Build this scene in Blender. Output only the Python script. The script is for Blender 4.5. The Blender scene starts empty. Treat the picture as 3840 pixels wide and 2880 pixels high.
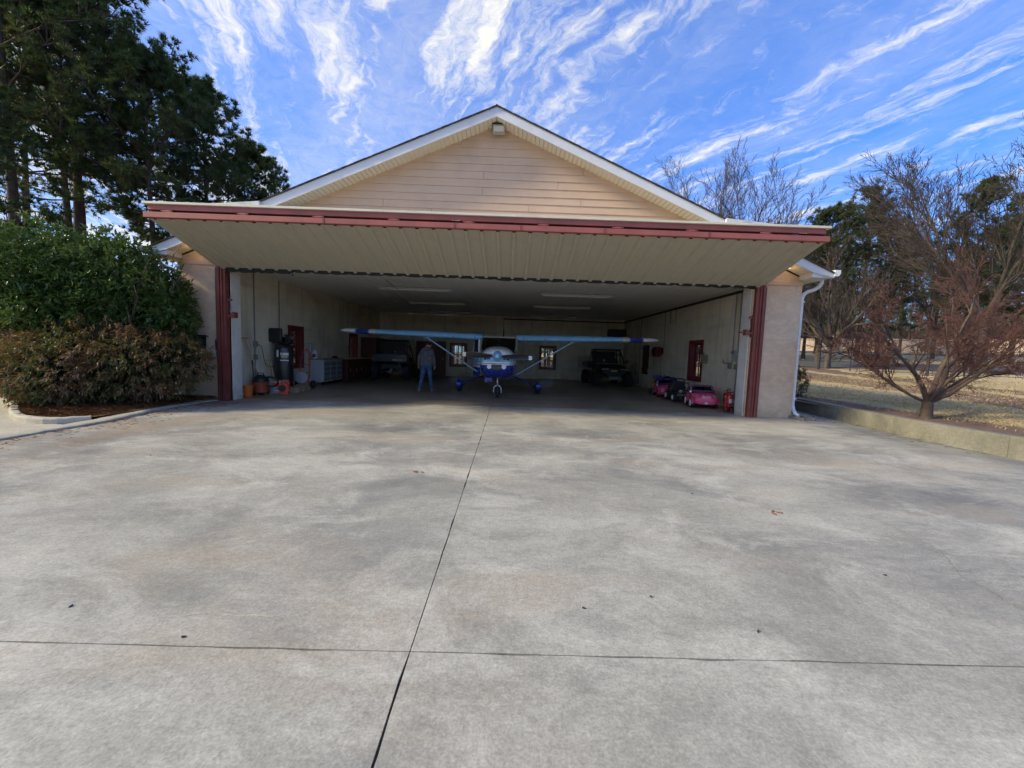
import bpy, bmesh, math, random
import numpy as np
from mathutils import Vector, Matrix

# ------------------------------------------------------------------ camera, sky, sun, exposure
scene = bpy.context.scene
C = scene.collection
random.seed(7)
RNG = np.random.default_rng(11)
EYE = 1.45
YAW, PITCH, ROLL, FOC = 0.0108, 0.0789, 0.0330, 1470.1      # measured from the building's lines
cam_data = bpy.data.cameras.new('camera')
cam = bpy.data.objects.new('camera', cam_data)
C.objects.link(cam)
fwd = Vector((math.sin(YAW) * math.cos(PITCH), math.cos(YAW) * math.cos(PITCH), -math.sin(PITCH)))
rt0 = Vector((math.cos(YAW), -math.sin(YAW), 0))
up0 = rt0.cross(fwd)
rt = rt0 * math.cos(ROLL) + up0 * math.sin(ROLL)
up = up0 * math.cos(ROLL) - rt0 * math.sin(ROLL)
cam.matrix_world = Matrix(((rt.x, up.x, -fwd.x, 0), (rt.y, up.y, -fwd.y, 0), (rt.z, up.z, -fwd.z, EYE), (0, 0, 0, 1)))
cam_data.sensor_width = 36
cam_data.lens = FOC / 3840 * 36
cam_data.clip_start = 0.05
cam_data.clip_end = 2000
scene.camera = cam

SUN_EL, SUN_AZ = math.radians(30), math.radians(-103)         # azimuth from +Y towards +X
world = bpy.data.worlds.new('World')
scene.world = world
world.use_nodes = True
world.cycles.sampling_method = 'MANUAL'
world.cycles.sample_map_resolution = 256
sun_data = bpy.data.lights.new('sun', 'SUN')
sun_data.energy = 1.8
sun_data.angle = math.radians(8)
sun_data.color = (1.0, 0.85, 0.56)
sun = bpy.data.objects.new('sun', sun_data)
C.objects.link(sun)
sdir = Vector((math.sin(SUN_AZ) * math.cos(SUN_EL), math.cos(SUN_AZ) * math.cos(SUN_EL), math.sin(SUN_EL)))
sun.location = sdir * 60
sun.rotation_euler = sdir.to_track_quat('Z', 'Y').to_euler()
scene.view_settings.view_transform = 'Standard'
scene.view_settings.look = 'None'
scene.view_settings.exposure = 1.55
scene.view_settings.gamma = 1
scene.view_settings.use_curve_mapping = False
scene.cycles.max_bounces = 6
scene.cycles.diffuse_bounces = 4
scene.cycles.transparent_max_bounces = 12
scene.cycles.sample_clamp_indirect = 6
scene.cycles.caustics_reflective = False
scene.cycles.caustics_refractive = False
scene.cycles.use_denoising = True
scene.cycles.use_adaptive_sampling = True
scene.cycles.adaptive_threshold = 0.03
try:
    scene.cycles.denoiser = 'OPENIMAGEDENOISE'
except Exception:
    pass


# ------------------------------------------------------------------ node helpers
class NT:
    def __init__(s, tree):
        s.t = tree
        s.n = tree.nodes

    def new(s, kind, **kw):
        n = s.n.new(kind)
        for k, v in kw.items():
            setattr(n, k, v)
        return n

    def link(s, a, b):
        s.t.links.new(a, b)

    def put(s, sock, v):
        if isinstance(v, bpy.types.NodeSocket):
            s.link(v, sock)
        elif isinstance(v, (tuple, list)) and len(v) == 3 and sock.type == 'RGBA':
            sock.default_value = (*v, 1)
        else:
            sock.default_value = v

    def map(s, vec, scale=(1, 1, 1), rot=(0, 0, 0), loc=(0, 0, 0)):
        m = s.new('ShaderNodeMapping')
        s.put(m.inputs['Vector'], vec)
        m.inputs['Scale'].default_value = scale
        m.inputs['Rotation'].default_value = rot
        m.inputs['Location'].default_value = loc
        return m.outputs[0]

    def noise(s, vec, scale=1, detail=4, rough=.55, dist=0, color=False):
        n = s.new('ShaderNodeTexNoise')
        s.put(n.inputs['Vector'], vec)
        n.inputs['Scale'].default_value = scale
        n.inputs['Detail'].default_value = detail
        n.inputs['Roughness'].default_value = rough
        n.inputs['Distortion'].default_value = dist
        return n.outputs['Color' if color else 'Fac']

    def ramp(s, fac, stops, mode='LINEAR'):
        r = s.new('ShaderNodeValToRGB')
        r.color_ramp.interpolation = mode
        el = r.color_ramp.elements
        while len(el) < len(stops):
            el.new(.5)
        for e, (p, c) in zip(el, stops):
            e.position = p
            e.color = (c, c, c, 1) if isinstance(c, (int, float)) else (*c, 1)
        s.put(r.inputs[0], fac)
        return r.outputs[0]

    def mix(s, fac, a, b, mode='MIX'):
        m = s.new('ShaderNodeMix', data_type='RGBA', blend_type=mode)
        s.put(m.inputs[0], fac)
        s.put(m.inputs[6], a)
        s.put(m.inputs[7], b)
        return m.outputs[2]

    def math(s, op, a, b=0.0, c=0.0, clamp=False):
        m = s.new('ShaderNodeMath', operation=op, use_clamp=clamp)
        for i, v in enumerate((a, b, c)):
            s.put(m.inputs[i], v)
        return m.outputs[0]

    def bump(s, h, strength=.3, dist=.02):
        b = s.new('ShaderNodeBump')
        b.inputs['Strength'].default_value = strength
        b.inputs['Distance'].default_value = dist
        s.put(b.inputs['Height'], h)
        return b.outputs[0]

    def xyz(s, vec):
        x = s.new('ShaderNodeSeparateXYZ')
        s.put(x.inputs[0], vec)
        return x.outputs


# ------------------------------------------------------------------ sky: clear winter blue with cirrus
w = NT(world.node_tree)
w.n.clear()
wout = w.new('ShaderNodeOutputWorld')
wbg = w.new('ShaderNodeBackground')
sky = w.new('ShaderNodeTexSky', sky_type='NISHITA')
sky.sun_disc = False
sky.sun_elevation = SUN_EL
sky.sun_rotation = SUN_AZ
sky.altitude = 300
sky.air_density = 1.0
sky.dust_density = 0.25
sky.ozone_density = 3.2
SKY_STRENGTH = 0.15
tc = w.new('ShaderNodeTexCoord')
dx, dy, dz = w.xyz(tc.outputs['Generated'])
zz = w.math('ADD', w.math('MAXIMUM', dz, 0.02), 0.05)
comb = w.new('ShaderNodeCombineXYZ')
w.put(comb.inputs[0], w.math('DIVIDE', dx, zz))
w.put(comb.inputs[1], w.math('DIVIDE', dy, zz))
pl = comb.outputs[0]


def warped(vec, scale, amt, loc):
    n = w.noise(w.map(vec, (1, 1, 1), (0, 0, 0), loc), scale, 5, .6, 0, True)
    a = w.new('ShaderNodeVectorMath', operation='SUBTRACT')
    w.put(a.inputs[0], n)
    a.inputs[1].default_value = (.5, .5, .5)
    v = w.new('ShaderNodeVectorMath', operation='MULTIPLY_ADD')
    w.put(v.inputs[0], a.outputs[0])
    v.inputs[1].default_value = (amt, amt, 0)
    w.put(v.inputs[2], vec)
    return v.outputs[0]


ang = math.radians(64)
wp = warped(pl, 1.1, .50, (0, 0, 0))
wf = warped(wp, 5.0, .13, (4, 4, 0))
rp = w.map(wp, (1, 1, 1), (0, 0, ang))                        # turn the cloud plane so that x runs along the streaks
rf = w.map(wf, (1, 1, 1), (0, 0, ang))
band = w.noise(w.map(rp, (.50, 2.6, 1), (0, 0, 0), (5.4, .9, 0)), 1.7, 4, .6, .1)
fibre = w.noise(w.map(rf, (1.2, 6.0, 1), (0, 0, 0), (1.3, 2.9, 0)), 2.8, 10, .70, .4)
curl = w.noise(w.map(rf, (2.2, 3.2, 1), (0, 0, .7), (7.3, 2.2, 0)), 5.0, 9, .74, .5)
west = w.math('MULTIPLY_ADD', dx, -0.08, 0.0)                 # the cirrus thickens towards the west
bandm = w.ramp(w.math('ADD', band, west), [(.42, 0.0), (.62, 1.0)])
tex = w.math('ADD', w.math('MULTIPLY', fibre, .55), w.math('MULTIPLY', curl, .45))
body = w.math('ADD', tex, w.math('MULTIPLY', bandm, .26))
mask = w.ramp(body, [(.495, 0.0), (.62, .26), (.83, .95)])
veil = w.ramp(w.math('ADD', w.noise(w.map(rp, (.5, 1.4, 1)), .9, 5, .6, .3), w.math('MULTIPLY', west, 1.6)), [(.34, .05), (.74, .50)])
veil = w.math('MULTIPLY', veil, w.ramp(curl, [(.3, .45), (.7, 1.0)]))
mask = w.math('MAXIMUM', mask, veil)
CLOUD = 2.4
cloudcol = (CLOUD, CLOUD * .985, CLOUD * .93)
# thin haze keeps the low sky from running far above the zenith: compress by luminance only
sr = w.new('ShaderNodeSeparateColor')
w.link(sky.outputs[0], sr.inputs[0])
lum = w.math('ADD', w.math('ADD', w.math('MULTIPLY', sr.outputs[0], .3), w.math('MULTIPLY', sr.outputs[1], .5)), w.math('MULTIPLY', sr.outputs[2], .2))
comp = w.math('DIVIDE', 1.0, w.math('MULTIPLY_ADD', lum, 1 / 3.2, 1.0))
cc = w.new('ShaderNodeVectorMath', operation='SCALE')
w.link(sky.outputs[0], cc.inputs[0])
w.put(cc.inputs['Scale'], comp)
skycol = w.mix(1.0, cc.outputs[0], (.315, .63, 1.08), 'MULTIPLY')
final = w.mix(mask, skycol, cloudcol)
w.link(final, wbg.inputs['Color'])
wbg.inputs['Strength'].default_value = SKY_STRENGTH
w.link(wbg.outputs[0], wout.inputs['Surface'])


# ------------------------------------------------------------------ pixel to place (photo pixels, 3840 x 2880)
def ray(px, py):
    u, v = px - 1920, py - 1440
    d = fwd + rt * (u / FOC) - up * (v / FOC)
    return d


def on_ground(px, py, z=0.0):
    d = ray(px, py)
    t = (z - EYE) / d.z
    return Vector((d.x * t, d.y * t, z))


def at_y(px, py, y):
    d = ray(px, py)
    t = y / d.y
    return Vector((d.x * t, y, EYE + d.z * t))


# ------------------------------------------------------------------ materials
MATS = {}


def base_mat(name):
    m = bpy.data.materials.new(name)
    m.use_nodes = True
    nt = NT(m.node_tree)
    nt.n.clear()
    out = nt.new('ShaderNodeOutputMaterial')
    b = nt.new('ShaderNodeBsdfPrincipled')
    nt.link(b.outputs[0], out.inputs[0])
    MATS[name] = m
    return m, nt, b, out


def simple(name, col, rough=.55, metal=0, var=.12, scale=6, bump=0, bscale=60, coat=0, spec=.5, dirt=None, dirt_amt=.3, world_space=False):
    m, nt, b, out = base_mat(name)
    if world_space:
        vec = nt.new('ShaderNodeNewGeometry').outputs['Position']
    else:
        vec = nt.new('ShaderNodeTexCoord').outputs['Object']
    n = nt.noise(vec, scale, 5, .6)
    lo = tuple(c * (1 - var) for c in col)
    hi = tuple(min(1, c * (1 + var)) for c in col)
    c = nt.ramp(n, [(.3, lo), (.7, hi)])
    if dirt:
        dm = nt.ramp(nt.noise(vec, scale * .45, 7, .65), [(.52, 0), (.72, dirt_amt)])
        c = nt.mix(dm, c, dirt)
    nt.put(b.inputs['Base Color'], c)
    r = nt.ramp(nt.noise(vec, scale * 2.2, 4), [(.3, max(0.02, rough - .07)), (.7, min(1, rough + .07))])
    nt.put(b.inputs['Roughness'], r)
    b.inputs['Metallic'].default_value = metal
    b.inputs['Specular IOR Level'].default_value = spec
    b.inputs['Coat Weight'].default_value = coat
    b.inputs['Coat Roughness'].default_value = .08
    if bump:
        nt.put(b.inputs['Normal'], nt.bump(nt.noise(vec, bscale, 4), bump, .01))
    return m


def foliage(name, cols, scale=1.2, trans=.25, rough=.55, fine=9):
    m, nt, b, out = base_mat(name)
    vec = nt.new('ShaderNodeNewGeometry').outputs['Position']
    n = nt.math('ADD', nt.math('MULTIPLY', nt.noise(vec, scale, 3, .6), .55), nt.math('MULTIPLY', nt.noise(vec, fine, 2, .6), .45))
    k = len(cols)
    c = nt.ramp(n, [(.33 + .34 * i / (k - 1), cc) for i, cc in enumerate(cols)])
    nt.put(b.inputs['Base Color'], c)
    b.inputs['Roughness'].default_value = rough
    b.inputs['Specular IOR Level'].default_value = .35
    if trans:
        tr = nt.new('ShaderNodeBsdfTranslucent')
        nt.put(tr.inputs['Color'], nt.mix(1.0, c, (1.2, 1.25, .7), 'MULTIPLY'))
        mx = nt.new('ShaderNodeMixShader')
        mx.inputs[0].default_value = trans
        nt.link(b.outputs[0], mx.inputs[1])
        nt.link(tr.outputs[0], mx.inputs[2])
        nt.link(mx.outputs[0], out.inputs[0])
    return m


def make_concrete(name, lo, hi, blue, brown, gloss=.75, kerb_stain=False, stains=1.0, wear=1.0):
    m, nt, b, out = base_mat(name)
    P = nt.new('ShaderNodeNewGeometry').outputs['Position']
    n1 = nt.noise(nt.map(P, (1, 1, 1)), .55, 7, .62, .4)
    n2 = nt.noise(nt.map(P, (.7, 1.1, 1), (0, 0, .6)), 1.0, 8, .68, .5)
    n3 = nt.noise(P, 9, 6, .7)
    n4 = nt.noise(P, 75, 3, .7)
    f = nt.math('ADD', nt.math('MULTIPLY', n1, .42), nt.math('MULTIPLY', n2, .38))
    f = nt.math('ADD', f, nt.math('MULTIPLY', n3, .20))
    c = nt.ramp(f, [(.39, lo), (.61, hi)])
    bl = nt.ramp(nt.noise(nt.map(P, (.6, 1.0, 1), (0, 0, .62), (2.2, .4, 0)), .6, 9, .68, .5), [(.47, 0), (.70, .85 * stains)])
    c = nt.mix(bl, c, blue)
    br = nt.ramp(nt.noise(nt.map(P, (.6, 1.1, 1), (0, 0, -.2), (5.2, 8.4, 0)), .7, 6, .6, .3), [(.53, 0), (.72, .62 * stains)])
    c = nt.mix(br, c, brown)
    wh = nt.ramp(nt.noise(nt.map(P, (.8, 1.2, 1), (0, 0, .4), (9, 1, 0)), 1.1, 10, .74, .6), [(.50, 0), (.72, .65 * wear)])
    c = nt.mix(wh, c, tuple(min(1, h * 1.25) for h in hi))
    if kerb_stain:
        x = nt.xyz(P)
        km = nt.math('MULTIPLY', nt.ramp(nt.math('MULTIPLY_ADD', x[0], -.25, -.85), [(.35, 0), (.95, 1)]),
                     nt.ramp(nt.noise(nt.map(P, (1.2, .8, 1)), 1.6, 5, .6), [(.40, 0), (.58, .75)]))
        c = nt.mix(km, c, (.30, .20, .13))
        # patchy dark grey strip along the foot of the retaining wall
        dm = nt.math('MULTIPLY', nt.ramp(nt.math('MULTIPLY_ADD', x[0], .55, -3.55), [(.15, 0), (.9, 1)]),
                     nt.ramp(nt.noise(nt.map(P, (1.6, .4, 1)), 1.4, 5, .6), [(.35, .1), (.6, .8)]))
        c = nt.mix(dm, c, (.14, .15, .155))
    g = nt.ramp(n4, [(.25, .72), (.75, 1.26)])
    c = nt.mix(1.0, c, g, 'MULTIPLY')
    g3 = nt.ramp(nt.noise(P, 28, 4, .75), [(.28, .80), (.72, 1.18)])
    c = nt.mix(1.0, c, g3, 'MULTIPLY')
    # pits and specks
    vo = nt.new('ShaderNodeTexVoronoi')
    nt.put(vo.inputs['Vector'], P)
    vo.inputs['Scale'].default_value = 16
    sp = nt.ramp(vo.outputs['Distance'], [(.03, 1), (.075, 0)])
    sp = nt.math('MULTIPLY', sp, nt.ramp(nt.noise(P, 3.1, 2), [(.55, 0), (.62, .55)]))
    c = nt.mix(sp, c, (.12, .11, .10))
    nt.put(b.inputs['Base Color'], c)
    nt.put(b.inputs['Roughness'], nt.ramp(n1, [(.35, gloss - .10), (.65, min(1, gloss + .12))]))
    b.inputs['Specular IOR Level'].default_value = .4
    h = nt.math('ADD', nt.math('MULTIPLY', n4, .6), nt.math('MULTIPLY', n3, .6))
    nt.put(b.inputs['Normal'], nt.bump(h, .25, .006))
    return m


make_concrete('apron concrete', (.235, .229, .198), (.445, .436, .385), (.155, .158, .155), (.375, .318, .24), .72, True, 1.25, 1.25)
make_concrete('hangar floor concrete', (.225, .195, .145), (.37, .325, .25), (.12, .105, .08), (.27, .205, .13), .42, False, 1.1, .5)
make_concrete('kerb concrete', (.33, .305, .24), (.48, .45, .365), (.30, .30, .29), (.38, .31, .22), .85, False, .6)
make_concrete('retaining wall concrete', (.15, .147, .122), (.27, .262, .215), (.10, .102, .088), (.21, .18, .13), .85, False, 1.0)


def make_stucco(name, lo, hi, patch, amt):
    m, nt, b, out = base_mat(name)
    P = nt.new('ShaderNodeNewGeometry').outputs['Position']
    n1 = nt.noise(P, 1.3, 6, .6)
    c = nt.ramp(n1, [(.33, lo), (.67, hi)])
    pm = nt.ramp(nt.noise(nt.map(P, (2.2, 2.2, 4.2)), 1.4, 6, .62, 1.0), [(.45, 0), (.66, amt)])
    c = nt.mix(pm, c, patch)
    z = nt.xyz(P)[2]
    low = nt.math('MULTIPLY', nt.ramp(z, [(.0, 1), (.42, 0)]), nt.ramp(nt.noise(P, 5, 5), [(.35, 0), (.6, .7)]))
    c = nt.mix(low, c, (.50, .36, .22))
    nt.put(b.inputs['Base Color'], c)
    b.inputs['Roughness'].default_value = .9
    h = nt.math('ADD', nt.math('MULTIPLY', pm, .8), nt.math('MULTIPLY', nt.noise(P, 55, 5, .7), .6))
    nt.put(b.inputs['Normal'], nt.bump(h, .55, .012))
    return m


make_stucco('pink stucco', (.60, .435, .305), (.72, .55, .395), (.82, .665, .48), .6)
make_stucco('white stucco', (.62, .60, .56), (.78, .765, .72), (.80, .78, .74), .5)


def make_block(name):
    m, nt, b, out = base_mat(name)
    P = nt.new('ShaderNodeNewGeometry').outputs['Position']
    n1 = nt.noise(P, .8, 7, .62, .3)
    c = nt.ramp(n1, [(.33, (.63, .575, .445)), (.67, (.84, .775, .62))])
    z = nt.xyz(P)[2]
    streak = nt.ramp(nt.noise(nt.map(P, (3.2, 3.2, .35)), 1.2, 6, .65), [(.52, 0), (.72, .5)])
    c = nt.mix(streak, c, (.33, .29, .23))
    band = nt.ramp(nt.noise(nt.map(P, (.3, .3, 3.0)), 1.0, 5, .6), [(.54, 0), (.7, .4)])
    c = nt.mix(band, c, (.36, .32, .25))
    low = nt.math('MULTIPLY', nt.ramp(z, [(.05, 1), (.5, 0)]), nt.ramp(nt.noise(P, 1.7, 5), [(.4, 0), (.6, .5)]))
    c = nt.mix(low, c, (.46, .30, .24))
    nt.put(b.inputs['Base Color'], c)
    b.inputs['Roughness'].default_value = .88
    nt.put(b.inputs['Normal'], nt.bump(nt.noise(P, 35, 5, .7), .3, .01))
    return m


make_block('painted block wall')


def make_glass(name, tint=(.9, .95, .95), refl=.12):
    m = bpy.data.materials.new(name)
    m.use_nodes = True
    nt = NT(m.node_tree)
    nt.n.clear()
    out = nt.new('ShaderNodeOutputMaterial')
    t = nt.new('ShaderNodeBsdfTransparent')
    t.inputs[0].default_value = (*tint, 1)
    g = nt.new('ShaderNodeBsdfGlossy')
    g.inputs['Roughness'].default_value = .03
    lw_ = nt.new('ShaderNodeLayerWeight')
    lw_.inputs[0].default_value = .5
    f4 = nt.math('MULTIPLY', nt.math('POWER', lw_.outputs['Facing'], 4.0), .55)
    mx = nt.new('ShaderNodeMixShader')
    nt.put(mx.inputs[0], nt.math('ADD', f4, refl * .4, 0, True))
    nt.link(t.outputs[0], mx.inputs[1])
    nt.link(g.outputs[0], mx.inputs[2])
    nt.link(mx.outputs[0], out.inputs[0])
    MATS[name] = m
    return m


make_glass('window glass', (.72, .75, .75), .08)
make_glass('tinted glass', (.14, .17, .17), .10)
make_glass('grey toy glass', (.25, .26, .27), .2)


def bands(name, stops, axis=2, rough=.28, coat=.5, metal=0, lo=0.0, hi=2.5, dark=None):
    """paint scheme in flat colour bands along one local axis of the thing"""
    m, nt, b, out = base_mat(name)
    o = nt.new('ShaderNodeTexCoord').outputs['Object']
    v = nt.xyz(o)[axis]
    f = nt.math('DIVIDE', nt.math('SUBTRACT', v, lo), hi - lo)
    c = nt.ramp(f, [((p - lo) / (hi - lo), cc) for p, cc in stops], 'CONSTANT')
    n = nt.ramp(nt.noise(o, 5, 5), [(.3, .9), (.7, 1.06)])
    c = nt.mix(1.0, c, n, 'MULTIPLY')
    nt.put(b.inputs['Base Color'], c)
    nt.put(b.inputs['Roughness'], nt.ramp(nt.noise(o, 9, 4), [(.3, rough - .05), (.7, rough + .08)]))
    b.inputs['Coat Weight'].default_value = coat
    b.inputs['Coat Roughness'].default_value = .06
    b.inputs['Metallic'].default_value = metal
    return m


S = simple
S('red steel', (.22, .058, .045), .5, 0, .22, 3, .15, 40, dirt=(.16, .07, .05), dirt_amt=.7)
S('red steel fold', (.36, .105, .085), .5, 0, .16, 2.2, .1, 40, dirt=(.20, .10, .08), dirt_amt=.5)
S('maroon trim', (.16, .022, .02), .42, 0, .2, 5, dirt=(.08, .015, .015), dirt_amt=.5)
S('door sheet', (.50, .465, .37), .48, 0, .05, 2, dirt=(.30, .28, .22), dirt_amt=.35)
S('cream trim', (.72, .68, .53), .5, 0, .08, 3, dirt=(.5, .45, .33), dirt_amt=.4)
S('black rubber', (.018, .018, .02), .75, 0, .3, 9)
S('fascia white', (.74, .76, .78), .5, 0, .05, 2.2, dirt=(.58, .58, .56), dirt_amt=.3)
S('weathered white', (.66, .67, .66), .7, 0, .1, 5, .2, 60, dirt=(.33, .34, .30), dirt_amt=.8)
S('soffit beige', (.78, .73, .61), .6, 0, .06, 4)
S('siding tan', (.67, .485, .335), .62, 0, .06, 1.5, .12, 90, dirt=(.46, .35, .27), dirt_amt=.4, world_space=True)
S('shingle', (.075, .065, .06), .95, 0, .4, 12, .6, 60)
S('gutter white', (.80, .82, .83), .4, 0, .05, 4)
S('ceiling white', (.70, .675, .62), .55, 0, .06, 1.2, dirt=(.40, .38, .35), dirt_amt=.5)
S('grey steel', (.36, .37, .38), .42, .6, .15, 8)
S('pale conduit', (.30, .29, .27), .5, .3, .2, 10)
S('box grey', (.42, .45, .46), .5, 0, .1, 6)
S('black plastic', (.018, .019, .021), .42, 0, .25, 9)
S('black paint', (.022, .023, .026), .32, 0, .2, 6, coat=.3)
S('tyre', (.022, .022, .022), .85, 0, .3, 20, .3, 80)
S('chrome', (.72, .72, .72), .14, 1, .05, 6)
S('bare aluminium', (.62, .63, .64), .33, 1, .08, 5)
S('orange plastic', (.72, .17, .03), .42, 0, .1, 6)
S('orange red plastic', (.75, .085, .025), .4, 0, .12, 6)
S('dark orange', (.38, .08, .03), .5, 0, .15, 6)
S('label white', (.82, .82, .80), .55, 0, .06, 12)
S('label blue', (.07, .11, .33), .55, 0, .1, 12)
S('label yellow', (.55, .42, .16), .55, 0, .1, 12)
S('label red', (.55, .05, .05), .5, 0, .1, 12)
S('red paint', (.50, .03, .028), .35, 0, .14, 6, coat=.3)
S('extinguisher red', (.62, .018, .02), .28, 0, .1, 5, coat=.5)
S('brass', (.62, .48, .22), .3, 1, .1, 9)
S('pale wood', (.47, .36, .22), .7, 0, .2, 9, .2, 40)
S('bench wood', (.34, .21, .12), .5, 0, .25, 7)
S('yellow wood', (.52, .42, .17), .6, 0, .15, 9)
S('crate blue grey', (.42, .47, .53), .5, 0, .1, 9)
S('cabinet grey', (.50, .53, .55), .42, .1, .08, 3)
S('cabinet drawer', (.22, .235, .25), .45, .2, .12, 5)
S('maroon cabinet', (.095, .016, .016), .5, 0, .25, 3)
S('toy pink', (.80, .07, .20), .3, 0, .08, 4, coat=.4)
S('toy purple', (.12, .035, .17), .4, 0, .1, 6)
S('toy pale pink', (.82, .42, .52), .4, 0, .08, 6)
S('toy silver', (.62, .62, .64), .25, .8, .08, 6)
S('toy grey', (.30, .28, .30), .3, 0, .1, 6)
S('compressor yellow', (.40, .26, .055), .5, 0, .18, 6, dirt=(.2, .13, .05), dirt_amt=.5)
S('blue tarp', (.045, .06, .36), .5, 0, .2, 7)
S('green box paint', (.17, .20, .13), .55, 0, .15, 5)
S('dark green', (.03, .055, .03), .7, 0, .2, 6)
S('sky blue paint', (.24, .54, .84), .26, 0, .05, 4, coat=.5)
S('navy paint', (.02, .045, .30), .25, 0, .1, 4, coat=.5)
S('white paint', (.86, .87, .87), .3, 0, .05, 4, coat=.4)
S('strut pale blue', (.50, .74, .93), .28, 0, .05, 4, coat=.5)
S('cockpit dark', (.022, .022, .021), .7, 0, .3, 6)
S('cabin trim', (.30, .29, .22), .6, 0, .15, 6)
S('utv navy', (.016, .028, .055), .35, 0, .2, 4, coat=.3)
S('utv black', (.014, .015, .016), .45, 0, .25, 5)
S('utv steel', (.20, .20, .20), .42, .5, .2, 6)
S('tail lamp red', (.45, .02, .03), .25, 0, .1, 5, coat=.5)
S('lamp lens', (.75, .75, .73), .12, 0, .05, 5, coat=.8)
S('hoodie grey', (.12, .115, .122), .95, 0, .22, 14, .4, 120)
S('jeans blue', (.045, .105, .21), .9, 0, .3, 9, .4, 140)
S('skin', (.52, .30, .21), .5, 0, .08, 14)
S('shoe grey', (.20, .19, .18), .8, 0, .2, 20)
S('cap maroon', (.05, .014, .018), .9, 0, .2, 14)
S('hair brown', (.06, .04, .028), .8, 0, .3, 40)
S('wall beige', (.58, .46, .36), .85, 0, .1, 2, .3, 30, world_space=True)
S('wall plaster pale', (.50, .47, .43), .85, 0, .1, 2, .3, 30, world_space=True)
S('brick pillar', (.20, .125, .095), .9, 0, .2, 6, .4, 30)
S('fence black', (.02, .02, .022), .5, 0, .2, 6)
S('asphalt', (.085, .085, .09), .9, 0, .2, 8, .3, 80, world_space=True)
S('house grey', (.17, .17, .19), .9, 0, .15, 1)
S('bark grey', (.085, .072, .062), .9, 0, .35, 9, .7, 30, dirt=(.12, .10, .085), dirt_amt=.7)
S('bark maple', (.095, .068, .054), .85, 0, .3, 9, .6, 40, dirt=(.12, .085, .065), dirt_amt=.7)
S('bark pine', (.105, .072, .055), .95, 0, .4, 7, .9, 22, dirt=(.06, .045, .04), dirt_amt=.7)
S('twig red', (.115, .052, .042), .8, 0, .3, 3, world_space=True)
S('twig grey', (.075, .058, .055), .85, 0, .3, 3, world_space=True)
S('twig brown', (.06, .045, .042), .85, 0, .3, 3, world_space=True)
S('leaf litter dark', (.10, .07, .05), .95, 0, .35, 30)
S('debris dark', (.04, .033, .028), .9, 0, .3, 30)
S('debris rust', (.22, .10, .05), .9, 0, .3, 30)
S('chalk white', (.75, .66, .62), .9, 0, .1, 30)
S('lettering white', (.80, .80, .80), .5, 0, .05, 30)
S('splash block', (.20, .19, .18), .9, 0, .2, 12, .4, 60)
foliage('pine needles', [(.036, .066, .026), (.062, .102, .038), (.095, .13, .05), (.12, .105, .05)], .55, .35, .5, 5)
foliage('pine needles far', [(.04, .06, .032), (.065, .088, .045), (.10, .11, .058)], .35, .2, .6, 3)
foliage('evergreen leaves', [(.04, .082, .022), (.072, .13, .036), (.12, .185, .055), (.21, .24, .08)], 1.4, .18, .32, 11)
foliage('bronze leaves', [(.07, .115, .034), (.13, .155, .046), (.20, .135, .056), (.30, .165, .11), (.16, .17, .052)], 1.7, .22, .5, 9)
foliage('boxwood leaves', [(.018, .032, .012), (.03, .05, .018)], 2, .1, .5, 12)
foliage('pine straw', [(.13, .060, .022), (.24, .125, .05), (.33, .19, .085)], 3, 0, .9, 14)
foliage('dry grass blades', [(.32, .25, .13), (.52, .41, .23), (.60, .49, .29)], .8, .15, .8, 5)


def make_lawn():
    m, nt, b, out = base_mat('dormant lawn')
    P = nt.new('ShaderNodeNewGeometry').outputs['Position']
    n1 = nt.noise(nt.map(P, (1, .6, 1)), .35, 6, .6)
    n2 = nt.noise(P, 6, 6, .7)
    c = nt.ramp(nt.math('ADD', nt.math('MULTIPLY', n1, .5), nt.math('MULTIPLY', n2, .5)),
                [(.36, (.29, .235, .125)), (.50, (.47, .38, .215)), (.66, (.60, .50, .315))])
    gr = nt.ramp(nt.noise(P, .5, 4, .6), [(.52, 0), (.7, .5)])
    c = nt.mix(gr, c, (.19, .20, .075))
    x, y, z = nt.xyz(P)
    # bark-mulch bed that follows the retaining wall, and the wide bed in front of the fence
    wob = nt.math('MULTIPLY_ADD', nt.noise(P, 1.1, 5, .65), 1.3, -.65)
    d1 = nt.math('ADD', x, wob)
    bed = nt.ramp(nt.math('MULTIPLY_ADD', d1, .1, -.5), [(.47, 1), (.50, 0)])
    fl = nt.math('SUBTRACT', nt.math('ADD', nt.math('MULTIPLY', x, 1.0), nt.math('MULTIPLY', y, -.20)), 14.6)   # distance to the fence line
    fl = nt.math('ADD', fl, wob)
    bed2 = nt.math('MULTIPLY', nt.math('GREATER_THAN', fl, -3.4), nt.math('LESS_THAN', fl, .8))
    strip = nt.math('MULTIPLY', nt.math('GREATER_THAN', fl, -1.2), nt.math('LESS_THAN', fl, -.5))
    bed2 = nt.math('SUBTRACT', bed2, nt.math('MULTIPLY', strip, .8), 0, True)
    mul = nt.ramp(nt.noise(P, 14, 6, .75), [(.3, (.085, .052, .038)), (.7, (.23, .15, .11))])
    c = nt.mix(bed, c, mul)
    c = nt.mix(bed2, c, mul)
    nt.put(b.inputs['Base Color'], c)
    b.inputs['Roughness'].default_value = .95
    nt.put(b.inputs['Normal'], nt.bump(nt.noise(P, 40, 4, .7), .8, .03))


make_lawn()


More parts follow.
